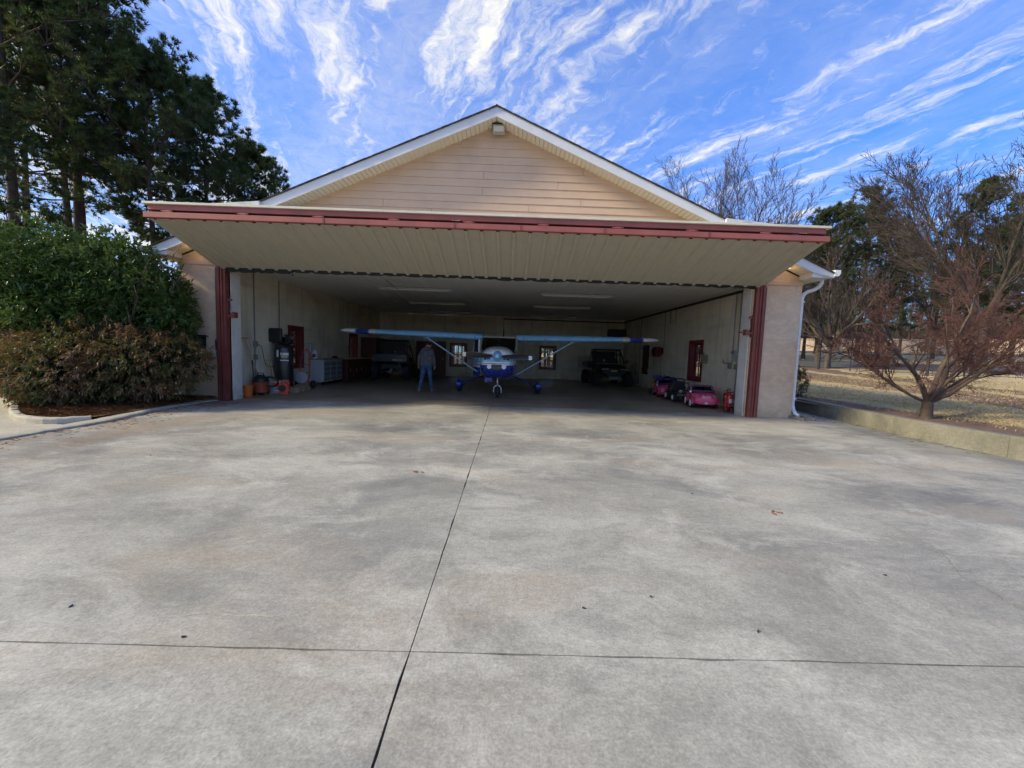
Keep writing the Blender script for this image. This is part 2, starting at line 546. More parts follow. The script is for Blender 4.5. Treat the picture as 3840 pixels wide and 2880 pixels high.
def make_litter():
    m, nt, b, out = base_mat('woodland floor')
    P = nt.new('ShaderNodeNewGeometry').outputs['Position']
    c = nt.ramp(nt.noise(P, 2.5, 8, .7), [(.3, (.10, .065, .04)), (.55, (.21, .14, .085)), (.75, (.30, .22, .13))])
    nt.put(b.inputs['Base Color'], c)
    b.inputs['Roughness'].default_value = .95
    nt.put(b.inputs['Normal'], nt.bump(nt.noise(P, 20, 5, .7), .7, .03))


make_litter()


# ------------------------------------------------------------------ mesh helpers
class MB:
    """collects shapes; build() links them as one mesh object"""

    def __init__(s):
        s.v, s.f = [], []

    def add(s, vs, fs):
        o = len(s.v)
        s.v += [tuple(v) for v in vs]
        s.f += [tuple(i + o for i in f) for f in fs]
        return s

    def box(s, c, d, rot=None):
        x, y, z = d[0] / 2, d[1] / 2, d[2] / 2
        vs = [Vector(p) for p in ((-x, -y, -z), (x, -y, -z), (x, y, -z), (-x, y, -z), (-x, -y, z), (x, -y, z), (x, y, z), (-x, y, z))]
        if rot is not None:
            R = rot if isinstance(rot, Matrix) else Matrix.Rotation(rot, 3, 'Z')
            vs = [R @ v for v in vs]
        c = Vector(c)
        return s.add([v + c for v in vs], [(0, 3, 2, 1), (4, 5, 6, 7), (0, 1, 5, 4), (1, 2, 6, 5), (2, 3, 7, 6), (3, 0, 4, 7)])

    def span(s, a, b):
        a, b = Vector(a), Vector(b)
        return s.box((a + b) / 2, [abs(b[i] - a[i]) for i in range(3)])

    def tube(s, pts, r, n=8, cap=True, flat=1.0):
        pts = [Vector(p) for p in pts]
        rs = r if isinstance(r, (list, tuple)) else [r] * len(pts)
        vs, fs = [], []
        prev = None
        for i, p in enumerate(pts):
            if i == 0:
                d = pts[1] - p
            elif i == len(pts) - 1:
                d = p - pts[-2]
            else:
                d = (pts[i + 1] - p).normalized() + (p - pts[i - 1]).normalized()
            d = d.normalized() if d.length > 1e-9 else Vector((0, 0, 1))
            if prev is None:
                a = d.cross(Vector((0, 0, 1)))
                if a.length < .05:
                    a = d.cross(Vector((0, 1, 0)))
                a.normalize()
            else:
                a = prev - d * prev.dot(d)
                a.normalize()
            prev = a
            b = d.cross(a)
            for k in range(n):
                t = 2 * math.pi * k / n
                vs.append(p + a * math.cos(t) * rs[i] + b * math.sin(t) * rs[i] * flat)
        for i in range(len(pts) - 1):
            for k in range(n):
                k2 = (k + 1) % n
                fs.append((i * n + k, i * n + k2, (i + 1) * n + k2, (i + 1) * n + k))
        if cap:
            fs.append(tuple(range(n - 1, -1, -1)))
            fs.append(tuple((len(pts) - 1) * n + k for k in range(n)))
        return s.add(vs, fs)

    def lathe(s, prof, n=20, M=None, caps=True):
        """profile of (radius, height) turned about local Z; M places it"""
        M = M or Matrix.Identity(4)
        vs, fs = [], []
        for r, z in prof:
            for k in range(n):
                t = 2 * math.pi * k / n
                vs.append(M @ Vector((r * math.cos(t), r * math.sin(t), z)))
        for i in range(len(prof) - 1):
            for k in range(n):
                k2 = (k + 1) % n
                fs.append((i * n + k, i * n + k2, (i + 1) * n + k2, (i + 1) * n + k))
        if caps:
            fs.append(tuple(range(n - 1, -1, -1)))
            fs.append(tuple((len(prof) - 1) * n + k for k in range(n)))
        return s.add(vs, fs)

    def prism(s, poly, a, b, plane='xz'):
        """outline extruded: 'xz' along y, 'yz' along x, 'xy' along z"""
        def P(p, t):
            return {'xz': (p[0], t, p[1]), 'yz': (t, p[0], p[1]), 'xy': (p[0], p[1], t)}[plane]
        n = len(poly)
        vs = [P(p, a) for p in poly] + [P(p, b) for p in poly]
        fs = [tuple(range(n - 1, -1, -1)), tuple(range(n, 2 * n))]
        fs += [(i, (i + 1) % n, n + (i + 1) % n, n + i) for i in range(n)]
        return s.add(vs, fs)

    def loft(s, rings, closed=True, cap=True):
        n = len(rings[0])
        vs = [p for r in rings for p in r]
        fs = []
        for i in range(len(rings) - 1):
            for k in range(n if closed else n - 1):
                k2 = (k + 1) % n
                fs.append((i * n + k, i * n + k2, (i + 1) * n + k2, (i + 1) * n + k))
        if cap and closed:
            fs.append(tuple(range(n - 1, -1, -1)))
            fs.append(tuple((len(rings) - 1) * n + k for k in range(n)))
        return s.add(vs, fs)

    def mesh(s, name):
        me = bpy.data.meshes.new(name)
        me.from_pydata(s.v, [], s.f)
        bm = bmesh.new()
        bm.from_mesh(me)
        bmesh.ops.recalc_face_normals(bm, faces=bm.faces)
        bm.to_mesh(me)
        bm.free()
        return me

    def build(s, name, mat, parent=None, smooth=False, bevel=0, loc=None, subsurf=0):
        me = s.mesh(name)
        o = bpy.data.objects.new(name, me)
        C.objects.link(o)
        me.materials.append(MATS[mat])
        if smooth:
            me.polygons.foreach_set('use_smooth', [True] * len(me.polygons))
            if not subsurf:
                try:
                    me.set_sharp_from_angle(angle=math.radians(38))
                except Exception:
                    pass
        if bevel:
            b = o.modifiers.new('bevel', 'BEVEL')
            b.width = bevel
            b.segments = 2
            b.limit_method = 'ANGLE'
        if subsurf:
            q = o.modifiers.new('subsurf', 'SUBSURF')
            q.levels = q.render_levels = subsurf
        if loc:
            o.location = loc
        if parent:
            o.parent = parent
        return o


def tag(o, label=None, cat=None, group=None, kind=None):
    if label:
        o['label'] = label
    if cat:
        o['category'] = cat
    if group:
        o['group'] = group
    if kind:
        o['kind'] = kind
    return o


def thing(name, label, cat, loc=(0, 0, 0), rz=0, group=None):
    o = bpy.data.objects.new(name, None)
    C.objects.link(o)
    o.location = loc
    o.rotation_euler = (0, 0, rz)
    o.empty_display_size = .2
    return tag(o, label, cat, group)


def dup(root, loc=None, rz=None, label=None, scale=None):
    r = root.copy()
    C.objects.link(r)
    if loc is not None:
        r.location = loc
    if rz is not None:
        r.rotation_euler = (0, 0, rz)
    if scale is not None:
        r.scale = scale if isinstance(scale, (tuple, list)) else (scale,) * 3
    if label:
        r['label'] = label
    for ch in list(root.children):
        c = ch.copy()
        C.objects.link(c)
        c.parent = r
        for g in ch.children:
            d = g.copy()
            C.objects.link(d)
            d.parent = c
    return r


def share(name, me, parent, loc=(0, 0, 0), rot=(0, 0, 0), scale=(1, 1, 1)):
    o = bpy.data.objects.new(name, me)
    C.objects.link(o)
    o.location = loc
    o.rotation_euler = rot
    o.scale = scale
    o.parent = parent
    return o


def np_mesh(name, V, F, mat, parent=None, smooth=False):
    """fast mesh from arrays: V (n,3), F (m,3) or (m,4)"""
    V = np.ascontiguousarray(V, np.float32)
    F = np.ascontiguousarray(F, np.int32)
    me = bpy.data.meshes.new(name)
    me.vertices.add(len(V))
    me.vertices.foreach_set('co', V.ravel())
    k = F.shape[1]
    me.loops.add(F.size)
    me.loops.foreach_set('vertex_index', F.ravel())
    me.polygons.add(len(F))
    me.polygons.foreach_set('loop_start', np.arange(0, F.size, k, dtype=np.int32))
    me.polygons.foreach_set('loop_total', np.full(len(F), k, np.int32))
    if smooth:
        me.polygons.foreach_set('use_smooth', np.ones(len(F), bool))
    me.update(calc_edges=True)
    me.materials.append(MATS[mat])
    o = bpy.data.objects.new(name, me)
    C.objects.link(o)
    if parent:
        o.parent = parent
    return o


def lettering(text, mat, size, M, parent, name='lettering', depth=.004, shear=0, aspect=1.0):
    cu = bpy.data.curves.new(name, 'FONT')
    cu.body = text
    cu.size = size
    cu.extrude = depth
    cu.shear = shear
    cu.align_x = 'CENTER'
    cu.align_y = 'CENTER'
    o = bpy.data.objects.new(name, cu)
    C.objects.link(o)
    dg = bpy.context.evaluated_depsgraph_get()
    me = bpy.data.meshes.new_from_object(o.evaluated_get(dg))
    bpy.data.objects.remove(o)
    me.transform(Matrix.Diagonal((aspect, 1, 1, 1)))
    me.transform(M)
    me.materials.clear()
    me.materials.append(MATS[mat])
    m = bpy.data.objects.new(name, me)
    C.objects.link(m)
    m.parent = parent
    return m


def rot_xyz(x=0, y=0, z=0, loc=(0, 0, 0)):
    return Matrix.Translation(loc) @ Matrix.Rotation(z, 4, 'Z') @ Matrix.Rotation(y, 4, 'Y') @ Matrix.Rotation(x, 4, 'X')
# ------------------------------------------------------------------ the ground
XC = -0.46          # axis of the hangar
YF = 10.065         # face of the hangar front
XLW, XRW, YB, HC = -7.5, 6.67, 22.9, 3.526


def smooth(a, b, t):
    t = np.clip((t - a) / (b - a), 0, 1)
    return t * t * (3 - 2 * t)


def lawn_z(x, y):
    x = np.asarray(x, float)
    y = np.asarray(y, float)
    xf = np.maximum(30.4 - .43 * y, 14)
    near = .30 + .70 * np.clip((x - 8.7) / np.maximum(xf - 8.7, 4), 0, 1)
    q = .6 * x + .8 * y
    far = np.clip((q - 30) / 42, 0, 1.6) * 2.3 * smooth(0, 14, x - 8.7)
    return near + far + .02 * np.sin(x * .9 + y * .5) * smooth(0, 3, x - 8.9)


def sheet(name, poly, z, mat, kind='structure'):
    bm = bmesh.new()
    bm.faces.new([bm.verts.new((p[0], p[1], z)) for p in poly])
    bmesh.ops.recalc_face_normals(bm, faces=bm.faces)
    for f in bm.faces:
        if f.normal.z < 0:
            f.normal_flip()
    me = bpy.data.meshes.new(name)
    bm.to_mesh(me)
    bm.free()
    me.materials.append(MATS[mat])
    o = bpy.data.objects.new(name, me)
    C.objects.link(o)
    return tag(o, kind=kind)


sheet('ground', [(-700, -300), (700, -300), (700, 900), (-700, 900)], -.12, 'woodland floor')

# lawn on the right: one grid that rises towards the road and the perimeter wall
gx = np.concatenate([np.arange(8.6, 30, .45), np.arange(30, 90, 2.0), np.arange(90, 400, 20)])
gy = np.concatenate([np.arange(-12, 40, .6), np.arange(40, 110, 2.5), np.arange(110, 420, 20)])
GX, GY = np.meshgrid(gx, gy, indexing='ij')
GZ = lawn_z(GX, GY)
nx, ny = GX.shape
V = np.stack([GX, GY, GZ], -1).reshape(-1, 3)
I = np.arange(nx * ny).reshape(nx, ny)
F = np.stack([I[:-1, :-1], I[1:, :-1], I[1:, 1:], I[:-1, 1:]], -1).reshape(-1, 4)
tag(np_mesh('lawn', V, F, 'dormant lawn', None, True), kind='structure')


def strip_road(name, q0, q1, mat, lift):
    """road that follows the slope, running across the view"""
    n = np.array((.6, .8))
    t = np.array((.8, -.6))
    ss = np.arange(-46, 70, 3.0)
    rows = []
    for q in np.linspace(q0, q1, 6):
        p = n[None] * q + t[None] * ss[:, None]
        keep = p
        rows.append(np.concatenate([keep, (lawn_z(np.maximum(keep[:, 0], 8.8), keep[:, 1]) + lift)[:, None]], 1))
    A = np.stack(rows, 0)
    ok = A[0, :, 0] > 12
    A = A[:, ok]
    r, c = A.shape[:2]
    I = np.arange(r * c).reshape(r, c)
    F = np.stack([I[:-1, :-1], I[:-1, 1:], I[1:, 1:], I[1:, :-1]], -1).reshape(-1, 4)
    return tag(np_mesh(name, A.reshape(-1, 3), F, mat, None, True), kind='structure')


strip_road('road', 33, 42, 'asphalt', .03)
strip_road('far_road', 61, 66, 'asphalt', .05)

# concrete apron: slabs with open joints
apron = tag(bpy.data.objects.new('apron', None), kind='structure')
C.objects.link(apron)


def slab(poly, parent, mat, name='slab', z=0.0, t=.11, jit=.0035, step=.16):
    out = []
    n = len(poly)
    for i in range(n):
        a, b = Vector((*poly[i], 0)), Vector((*poly[(i + 1) % n], 0))
        L = (b - a).length
        k = max(1, int(L / step))
        k = min(k, 90)
        d = (b - a).normalized()
        nn = Vector((-d.y, d.x, 0))
        for j in range(k):
            p = a + (b - a) * (j / k)
            if 0 < j:
                p += nn * (random.uniform(0, 1) ** 4 * jit * 2 + (random.uniform(.002, .007) if random.random() < .06 else 0))
            out.append((p.x, p.y))
    m = MB()
    m.prism(out, z - t, z, 'xy')
    return m.build(name, mat, parent)


JX, JY, G2 = -.43, 1.785, .0026
sheet('joint_filler', [(-7.0, -7.9), (8.2, -7.9), (8.4, 10.4), (-7.0, 10.4)], -.011, 'debris dark')
FL = 10.45
slab([(-7.05, JY + G2), (JX - G2, JY + G2), (JX - G2, FL), (-8.4, FL), (-8.4, 10.0), (-7.3, 10.0), (-7.38, 9.4), (-7.25, 8.1), (-7.02, 6.9), (-7.06, 6.0), (-7.04, 5.0)], apron, 'apron concrete')
slab([(JX + G2, JY + G2), (8.3, JY + G2), (9.2, FL), (JX + G2, FL)], apron, 'apron concrete')
slab([(-7.05, -8), (JX - G2, -8), (JX - G2, JY - G2), (-7.05, JY - G2)], apron, 'apron concrete')
slab([(JX + G2, -8), (8.2, -8), (8.3, JY - G2), (JX + G2, JY - G2)], apron, 'apron concrete')
slab([(7.3, FL + .012), (9.3, FL + .012), (9.4, 26), (7.3, 26)], apron, 'apron concrete')
for p in (((8.31, JY + .01), (14, 1.8), (14, 5.6), (8.62, 5.6)), ((8.21, -8), (14, -8), (14, JY - .01), (8.31, JY - .01))):
    slab(p, apron, 'apron concrete')

# hairline crack across the right slab and pale scuffs
def ribbon(name, pts, wid, mat):
    V_ = []
    for i, p in enumerate(pts):
        d = (pts[min(i + 1, len(pts) - 1)] - pts[max(i - 1, 0)]).normalized()
        n_ = Vector((-d.y, d.x, 0)) * wid * random.uniform(.4, 1.2)
        V_ += [(p + n_) + Vector((0, 0, .0012)), (p - n_) + Vector((0, 0, .0012))]
    m_ = MB()
    m_.add(V_, [(2 * i, 2 * i + 1, 2 * i + 3, 2 * i + 2) for i in range(len(pts) - 1)])
    return m_.build(name, mat, apron)


def wander(zpts, scale, k=6):
    P_ = [on_ground(1920 * scale[0] + x * .868, 1650 + y * .868) for x, y in zpts]
    out = []
    for a, b_ in zip(P_[:-1], P_[1:]):
        for t in range(k):
            out.append(a.lerp(b_, t / k) + Vector((random.uniform(-.006, .006), random.uniform(-.006, .006), 0)))
    return out + [P_[-1]]


ribbon('crack', wander([(1450, 310), (1600, 355), (1760, 430), (1850, 480), (1900, 540), (1940, 590), (2050, 640), (2120, 690), (2212, 735)], (1,)), .0013, 'debris dark')
ribbon('scuff', wander([(890, 472), (1000, 460), (1100, 443), (1260, 428)], (0,)), .004, 'kerb concrete')
ribbon('scuff', wander([(760, 765), (860, 748), (930, 752), (1180, 762)], (0,)), .007, 'kerb concrete')
ribbon('scuff', wander([(0, 395), (250, 402), (650, 440), (1000, 488)], (1,)), .004, 'kerb concrete')

hfloor = tag(bpy.data.objects.new('hangar_floor', None), kind='structure')
C.objects.link(hfloor)
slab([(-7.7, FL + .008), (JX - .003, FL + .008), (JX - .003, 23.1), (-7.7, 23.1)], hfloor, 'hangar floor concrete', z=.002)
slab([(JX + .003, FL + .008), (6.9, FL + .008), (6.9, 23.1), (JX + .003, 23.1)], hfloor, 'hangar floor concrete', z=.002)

# drive beyond the kerb on the left
tag(slab([(-7.32, -8), (-7.32, 6.6), (-7.9, 6.66), (-8.6, 6.9), (-9.35, 7.45), (-10.3, 8.3), (-11.6, 9.0), (-26, 15), (-40, 15), (-40, -8)], None, 'kerb concrete', 'driveway', z=-.004), kind='structure')


def kerb_run(path, wid, h, name='kerb'):
    rings = []
    hs_ = h if isinstance(h, (list, tuple)) else [h] * len(path)
    P_ = [Vector((p[0], p[1], k)) for p, k in zip(path, hs_)]
    fine = []
    for i in range(len(P_) - 1):
        p0, p1, p2, p3 = P_[max(i - 1, 0)], P_[i], P_[i + 1], P_[min(i + 2, len(P_) - 1)]
        for t in np.linspace(0, 1, 7)[:-1]:
            fine.append(.5 * (2 * p1 + (p2 - p0) * t + (2 * p0 - 5 * p1 + 4 * p2 - p3) * t * t + (3 * p1 - p0 - 3 * p2 + p3) * t ** 3))
    fine.append(P_[-1])
    h = [p.z + random.uniform(-.004, .004) for p in fine]
    pts = [Vector((p.x + random.uniform(-.006, .006), p.y + random.uniform(-.006, .006), 0)) for p in fine]
    for i, p in enumerate(pts):
        d = (pts[min(i + 1, len(pts) - 1)] - pts[max(i - 1, 0)]).normalized()
        nn = Vector((-d.y, d.x, 0))
        hh = h[i] if isinstance(h, (list, tuple)) else h
        rings.append([p - nn * wid / 2 + Vector((0, 0, -.08)), p - nn * wid / 2 + Vector((0, 0, hh * .7)), p - nn * wid * .3 + Vector((0, 0, hh)),
                      p + nn * wid * .3 + Vector((0, 0, hh)), p + nn * wid / 2 + Vector((0, 0, hh * .8)), p + nn * wid / 2 + Vector((0, 0, -.08))])
    m = MB()
    m.loft(rings)
    return tag(m.build(name, 'kerb concrete', None, bevel=.012), kind='structure')


kerb_run([(-7.19, -8), (-7.19, 3), (-7.19, 5.4), (-7.20, 6.0), (-7.17, 6.9), (-7.40, 8.1), (-7.52, 9.4), (-7.46, 9.95)], .29, [.03, .03, .03, .035, .045, .06, .05, .03])
kerb_run([(-7.36, 6.95), (-7.6, 6.72), (-7.95, 6.68), (-8.5, 6.86), (-9.3, 7.42), (-10.3, 8.25), (-11.3, 8.75), (-13, 9.3)], .14, .10)
kerb_run([(-10.6, 9.15), (-12.0, 9.45), (-13.5, 9.9), (-18, 11.2)], .15, .10)
sheet('planting_bed', [(-7.34, 6.98), (-7.6, 6.74), (-7.95, 6.70), (-8.5, 6.88), (-9.3, 7.45), (-10.3, 8.28), (-11.3, 8.8), (-11.6, 9.8), (-11.6, 14), (-8.3, 14), (-8.3, 10.04), (-7.35, 10.04), (-7.48, 9.4), (-7.36, 8.1)], .075, 'pine straw')
sheet('straw_bed', [(-10.8, 9.25), (-12.0, 9.52), (-18, 11.3), (-18, 12.4), (-10.8, 12.4)], .03, 'pine straw')


# ------------------------------------------------------------------ the hangar
hangar = thing('hangar', 'tan gabled hangar with pink stucco piers and tilted-up metal door', 'hangar', (XC, YF, 0))


def L(x, y, z):          # world to hangar-local
    return (x - XC, y - YF, z)


def lb(m, a, b):
    m.span(L(*a), L(*b))
    return m


def wall_y(m, x0, x1, y0, y1, z1, holes):
    """wall running along y with rectangular holes (ya, yb, za, zb)"""
    ys = sorted(holes)
    y = y0
    for ya, yb, za, zb in ys:
        lb(m, (x0, y, -.1), (x1, ya, z1))
        lb(m, (x0, ya, -.1), (x1, yb, za))
        lb(m, (x0, ya, zb), (x1, yb, z1))
        y = yb
    lb(m, (x0, y, -.1), (x1, y1, z1))


WINL = [(13.52, 14.33, .76, 2.05), (18.58, 19.44, .76, 2.02)]
WINR = [(13.55, 14.40, .76, 2.02)]
m = MB(); wall_y(m, XLW - .25, XLW, 10.42, YB + .2, HC + .05, WINL)
m.build('side_wall', 'painted block wall', hangar)
m = MB(); wall_y(m, XRW, XRW + .25, 10.42, YB + .2, HC + .05, WINR)
m.build('side_wall', 'painted block wall', hangar)
WINB = [(-3.35, -2.52, .64, 1.84), (1.86, 2.67, .64, 1.84)]
m = MB()
x = XLW - .02
for xa, xb, za, zb in WINB:
    lb(m, (x, YB, -.1), (xa, YB + .3, HC)); lb(m, (xa, YB, -.1), (xb, YB + .3, za)); lb(m, (xa, YB, zb), (xb, YB + .3, HC))
    x = xb
lb(m, (x, YB, -.1), (XRW + .02, YB + .3, HC))
m.build('back_wall', 'painted block wall', hangar)
# a vertical control joint in the back wall, and the dark ledger along the top of the walls
m = MB(); lb(m, (-.37, YB - .012, 0), (-.33, YB - .002, HC)); m.build('control_joint', 'pale conduit', hangar)
m = MB(); lb(m, (-.33, YB - .05, HC - .16), (XRW, YB - .004, HC - .1)); lb(m, (XRW - .05, 10.5, HC - .13), (XRW - .004, YB - .06, HC - .06)); m.build('ledger', 'black plastic', hangar)

# ceiling: lining sheets with open seams
cm = None
for i in range(5):
    y0 = 10.42 + i * 2.5
    for k in range(14):
        if cm is None:
            b = MB(); b.box((0, 1.243, .02), (1.01, 2.486, .03))
            for j in range(4):
                b.box((-.38 + j * .253, 1.243, .0), (.03, 2.484, .014))
            cm = b.mesh('ceiling_panel'); cm.materials.append(MATS['ceiling white'])
        share('ceiling_panel', cm, hangar, L(XLW + .51 + k * 1.0125, y0 + .007, HC))
m = MB(); lb(m, (XLW - .2, 10.4, HC + .04), (XRW + .2, YB + .3, HC + .12)); m.build('ceiling_deck', 'ceiling white', hangar)

# front piers
for x0, x1 in ((-8.33, -7.09), (6.17, 7.41)):
    m = MB(); lb(m, (x0, YF, -.1), (x1, 10.42, 3.36)); m.build('front_pier', 'pink stucco', hangar, bevel=.012)
# white-washed reveals on the door side of each pier
m = MB(); lb(m, (-7.088, YF + .06, 0), (-7.066, 10.47, 3.3)); lb(m, (-7.6, 10.424, 0), (-7.07, 10.466, 3.5)); m.build('door_reveal', 'white stucco', hangar)
m = MB(); lb(m, (6.146, YF + .06, 0), (6.168, 10.47, 3.3)); lb(m, (6.15, 10.424, 0), (6.7, 10.466, 3.5)); m.build('door_reveal', 'white stucco', hangar)

SL = .427          # roof slope
APEX = 7.15


def rake(x, z0=APEX):
    return z0 - SL * abs(x - XC)


# gable wall behind the boards
m = MB()
m.prism([(-8.33 - XC, 3.36), (7.41 - XC, 3.36), (7.41 - XC, rake(7.41, 6.92)), (0, 6.92), (-8.33 - XC, rake(-8.33, 6.92))], .012, .33, 'xz')
m.build('gable_wall', 'pink stucco', hangar)
m = MB(); lb(m, (6.45, YF - .016, 3.40), (7.41, YF + .01, 3.44)); m.build('frieze_board', 'siding tan', hangar)
m = MB(); lb(m, (-8.33, YF - .016, 3.40), (-7.37, YF + .01, 3.44)); m.build('frieze_board', 'siding tan', hangar)

# lap siding: boards cut to the rake, joints as in the photo
zs = [6.965, 6.795, 6.61, 6.43, 6.24, 6.055, 5.88, 5.70, 5.51, 5.32, 5.14, 4.96, 4.775, 4.59, 4.40]
jx = lambda u, Y=10.05: at_y(1500 + u * .36166, 700, Y).x
JOINTS = {5: [jx(1890)], 6: [jx(863)], 7: [jx(1638)], 8: [jx(858)], 9: [jx(1882)], 10: [jx(1340), jx(1340) - 3.6], 11: [jx(500) - .4], 12: [jx(1600)], 4: [jx(90)]}
for i in range(len(zs) - 1):
    zt, zb = zs[i], zs[i + 1]
    ht = max(0, (6.965 - zt) / SL)
    hb = (6.965 - zb) / SL
    cuts = [None] + sorted(JOINTS.get(i, [])) + [None]
    for j in range(len(cuts) - 1):
        a, b = cuts[j], cuts[j + 1]
        lt, lbm = (-ht, -hb) if a is None else (a - XC + .004,) * 2
        rtp, rb = (ht, hb) if b is None else (b - XC - .004,) * 2
        if i == 0:
            prof = [(lbm, zb), (rb, zb), (0, zt)]
        else:
            prof = [(lbm, zb), (rb, zb), (rtp, zt), (lt, zt)]
        mm = MB()
        n = len(prof)
        front = [(p[0], -.03 if p[1] == zb else -.012, p[1]) for p in prof]
        back = [(p[0], .010, p[1]) for p in prof]
        mm.add(front + back, [tuple(range(n)), tuple(range(2 * n - 1, n - 1, -1))] + [(k, n + k, n + (k + 1) % n, (k + 1) % n) for k in range(n)])
        mm.build('siding_board', 'siding tan', hangar)

# roof, fascia and soffit
YE = 9.6 - YF
for s in (-1, 1):
    ex = 8.28
    n = Vector((s * SL, 0, 1)).normalized()
    m = MB()
    m.prism([(0, APEX), (s * ex, APEX - SL * ex), (s * ex, APEX - SL * ex + .014), (0, APEX + .014)], YE - .04, YB - YF + .7, 'xz')
    rf = m.build('roof_slope', 'shingle', hangar)
    # shingle courses show as a stepped edge
    st = MB()
    k = 0
    d = .05
    while d < ex:
        st.box((s * d, YE - .03 + random.uniform(-.006, .006), APEX + .016 - SL * d), (.15, .03, .008), Matrix.Rotation(s * math.atan(SL), 3, 'Y'))
        d += .145
    st.build('shingle_edge', 'shingle', rf)
    m = MB()
    m.prism([(0, APEX - .002), (s * ex, APEX - SL * ex - .002), (s * ex, APEX - SL * ex - .10), (s * 7.76, APEX - SL * 7.76 - .205), (0, APEX - .215)], YE, YE + .03, 'xz')
    fa = m.build('fascia_board', 'fascia white', hangar)
    # soffit: narrow grooved panels under the rake
    so = MB()
    so.prism([(0, APEX - .17), (s * 7.86, APEX - .17 - SL * 7.86), (s * 7.86, APEX - .15 - SL * 7.86), (0, APEX - .15)], YE + .03, .0, 'xz')
    sf = so.build('soffit', 'soffit beige', hangar)
    pm = MB(); pm.box((0, (YE + .032) / 2, 0), (.099, abs(YE) - .036, .022))
    pme = pm.mesh('soffit_panel'); pme.materials.append(MATS['soffit beige'])
    cs = math.cos(math.atan(SL))
    k = 0
    d = .06
    while d < 7.8 / 1:
        share('soffit_panel', pme, sf, (s * d, .0, APEX - .182 - SL * d), (0, s * math.atan(SL), 0))
        d += .112 * cs
    # eave return box and the flat soffit along the eave
    m = MB()
    xe = s * 8.26
    xi = s * 7.76
    m.prism([(xi, 3.52), (xe, 3.52), (xe, APEX - SL * 8.26 - .01), (xi, APEX - SL * 7.76 - .20)], YE + .031, -.002, 'xz')
    m.build('eave_return', 'fascia white', hangar)
    m = MB(); m.box((s * 8.07, (YB - YF) / 2 + .2, 3.53), (.4, YB - YF + .4, .02)); m.build('eave_soffit', 'soffit beige', hangar)
    m = MB()
    m.prism([(s * 8.265, 3.70), (s * 8.265, 3.555), (s * 8.36, 3.555), (s * 8.40, 3.62), (s * 8.40, 3.70), (s * 8.385, 3.70), (s * 8.385, 3.63), (s * 8.35, 3.57), (s * 8.28, 3.57), (s * 8.28, 3.70)], YE - .03, YB - YF + .6, 'xz')
    m.prism([(s * 8.265, 3.70), (s * 8.265, 3.555), (s * 8.36, 3.555), (s * 8.40, 3.62), (s * 8.40, 3.70)], YE - .036, YE - .031, 'xz')
    gt = m.build('gutter', 'gutter white', hangar)
    # downspout from the gutter back to the wall corner, kicked out at the foot
    m = MB()
    x1 = s * 7.945
    pts = [(s * 8.33, -.02, 3.57), (s * 8.33, -.02, 3.48), (s * 8.29, -.0, 3.38), (s * 8.2, .03, 3.31), (s * 8.06, .06, 3.26), (s * 7.98, .08, 3.20), (x1, .09, 3.08), (x1, .09, .34), (x1 + s * .01, .06, .22), (x1 + s * .02, -.01, .12), (x1 + s * .03, -.12, .07)]
    m.tube(pts, .048, 8, True, .85)
    for zz in (3.0, 1.9, .5):
        m.box((x1, .09, zz), (.115, .1, .03))
    m.build('downspout', 'gutter white', hangar, smooth=True)
    # weathered flashing that stands on the door header next to each rake
    m = MB()
    xa, xb = (-5.94 - XC, -7.12 - XC) if s < 0 else (5.05 - XC, 6.28 - XC)
    m.prism([(xa, 4.45), (xb, 4.45), (xb, 4.69), (xa, 4.79)], 9.5 - YF, 9.58 - YF, 'xz')
    m.build('flashing', 'weathered white', hangar)

# windows --------------------------------------------------------------
pane_cache = {}


def window(cx, cy, z0, z1, wid, rz, mat='maroon trim', depth=.24, rows=4, cols=3):
    o = MB()
    c = .10
    o.box((-wid / 2 - c / 2 + .004, -.012, (z0 + z1) / 2), (c, .035, z1 - z0 + 2 * c))
    o.box((wid / 2 + c / 2 - .004, -.012, (z0 + z1) / 2), (c, .035, z1 - z0 + 2 * c))
    o.box((0, -.012, z1 + c / 2 - .002), (wid - .008, .035, c))
    o.box((0, -.025, z0 - c / 2 + .002), (wid - .008, .06, c))
    for s in (-1, 1):
        o.box((s * (wid / 2 - .012), depth / 2 + .007, (z0 + z1) / 2), (.02, depth, z1 - z0 - .002))
    o.box((0, depth / 2 + .007, z1 - .013), (wid - .044, depth, .02))
    o.box((0, depth / 2 + .007, z0 + .013), (wid - .044, depth, .02))
    win = o.build('window', mat, hangar, loc=L(cx, cy, 0))
    win.rotation_euler = (0, 0, rz)
    sa = MB()
    y = depth - .04
    W, H = wid - .05, (z1 - z0 - .05)
    zc = (z0 + z1) / 2
    for s in (-1, 1):
        sa.box((s * (W / 2 - .02), y, zc), (.04, .04, H))
    for zz in (zc - H / 2 + .02, zc + H / 2 - .02):
        sa.box((0, y, zz), (W - .082, .038, .04))
    sa.box((0, y - .004, zc), (W - .082, .045, .05))
    for i in range(1, cols):
        sa.box((-W / 2 + W * i / cols, y + .002, zc), (.018, .03, H - .06))
    for j in range(1, rows):
        if j * 2 != rows:
            sa.box((0, y + .001, zc - H / 2 + H * j / rows), (W - .08, .026, .018))
    sa.build('sash', mat, win)
    key = (round(W, 3), round(H, 3))
    if key not in pane_cache:
        p = MB(); p.box((0, 0, 0), (W / cols - .014, .006, H / rows - .014))
        me = p.mesh('pane'); me.materials.append(MATS['window glass']); pane_cache[key] = me
    for i in range(cols):
        for j in range(rows):
            share('pane', pane_cache[key], win, (-W / 2 + W * (i + .5) / cols, y + .004, zc - H / 2 + H * (j + .5) / rows))
    return win


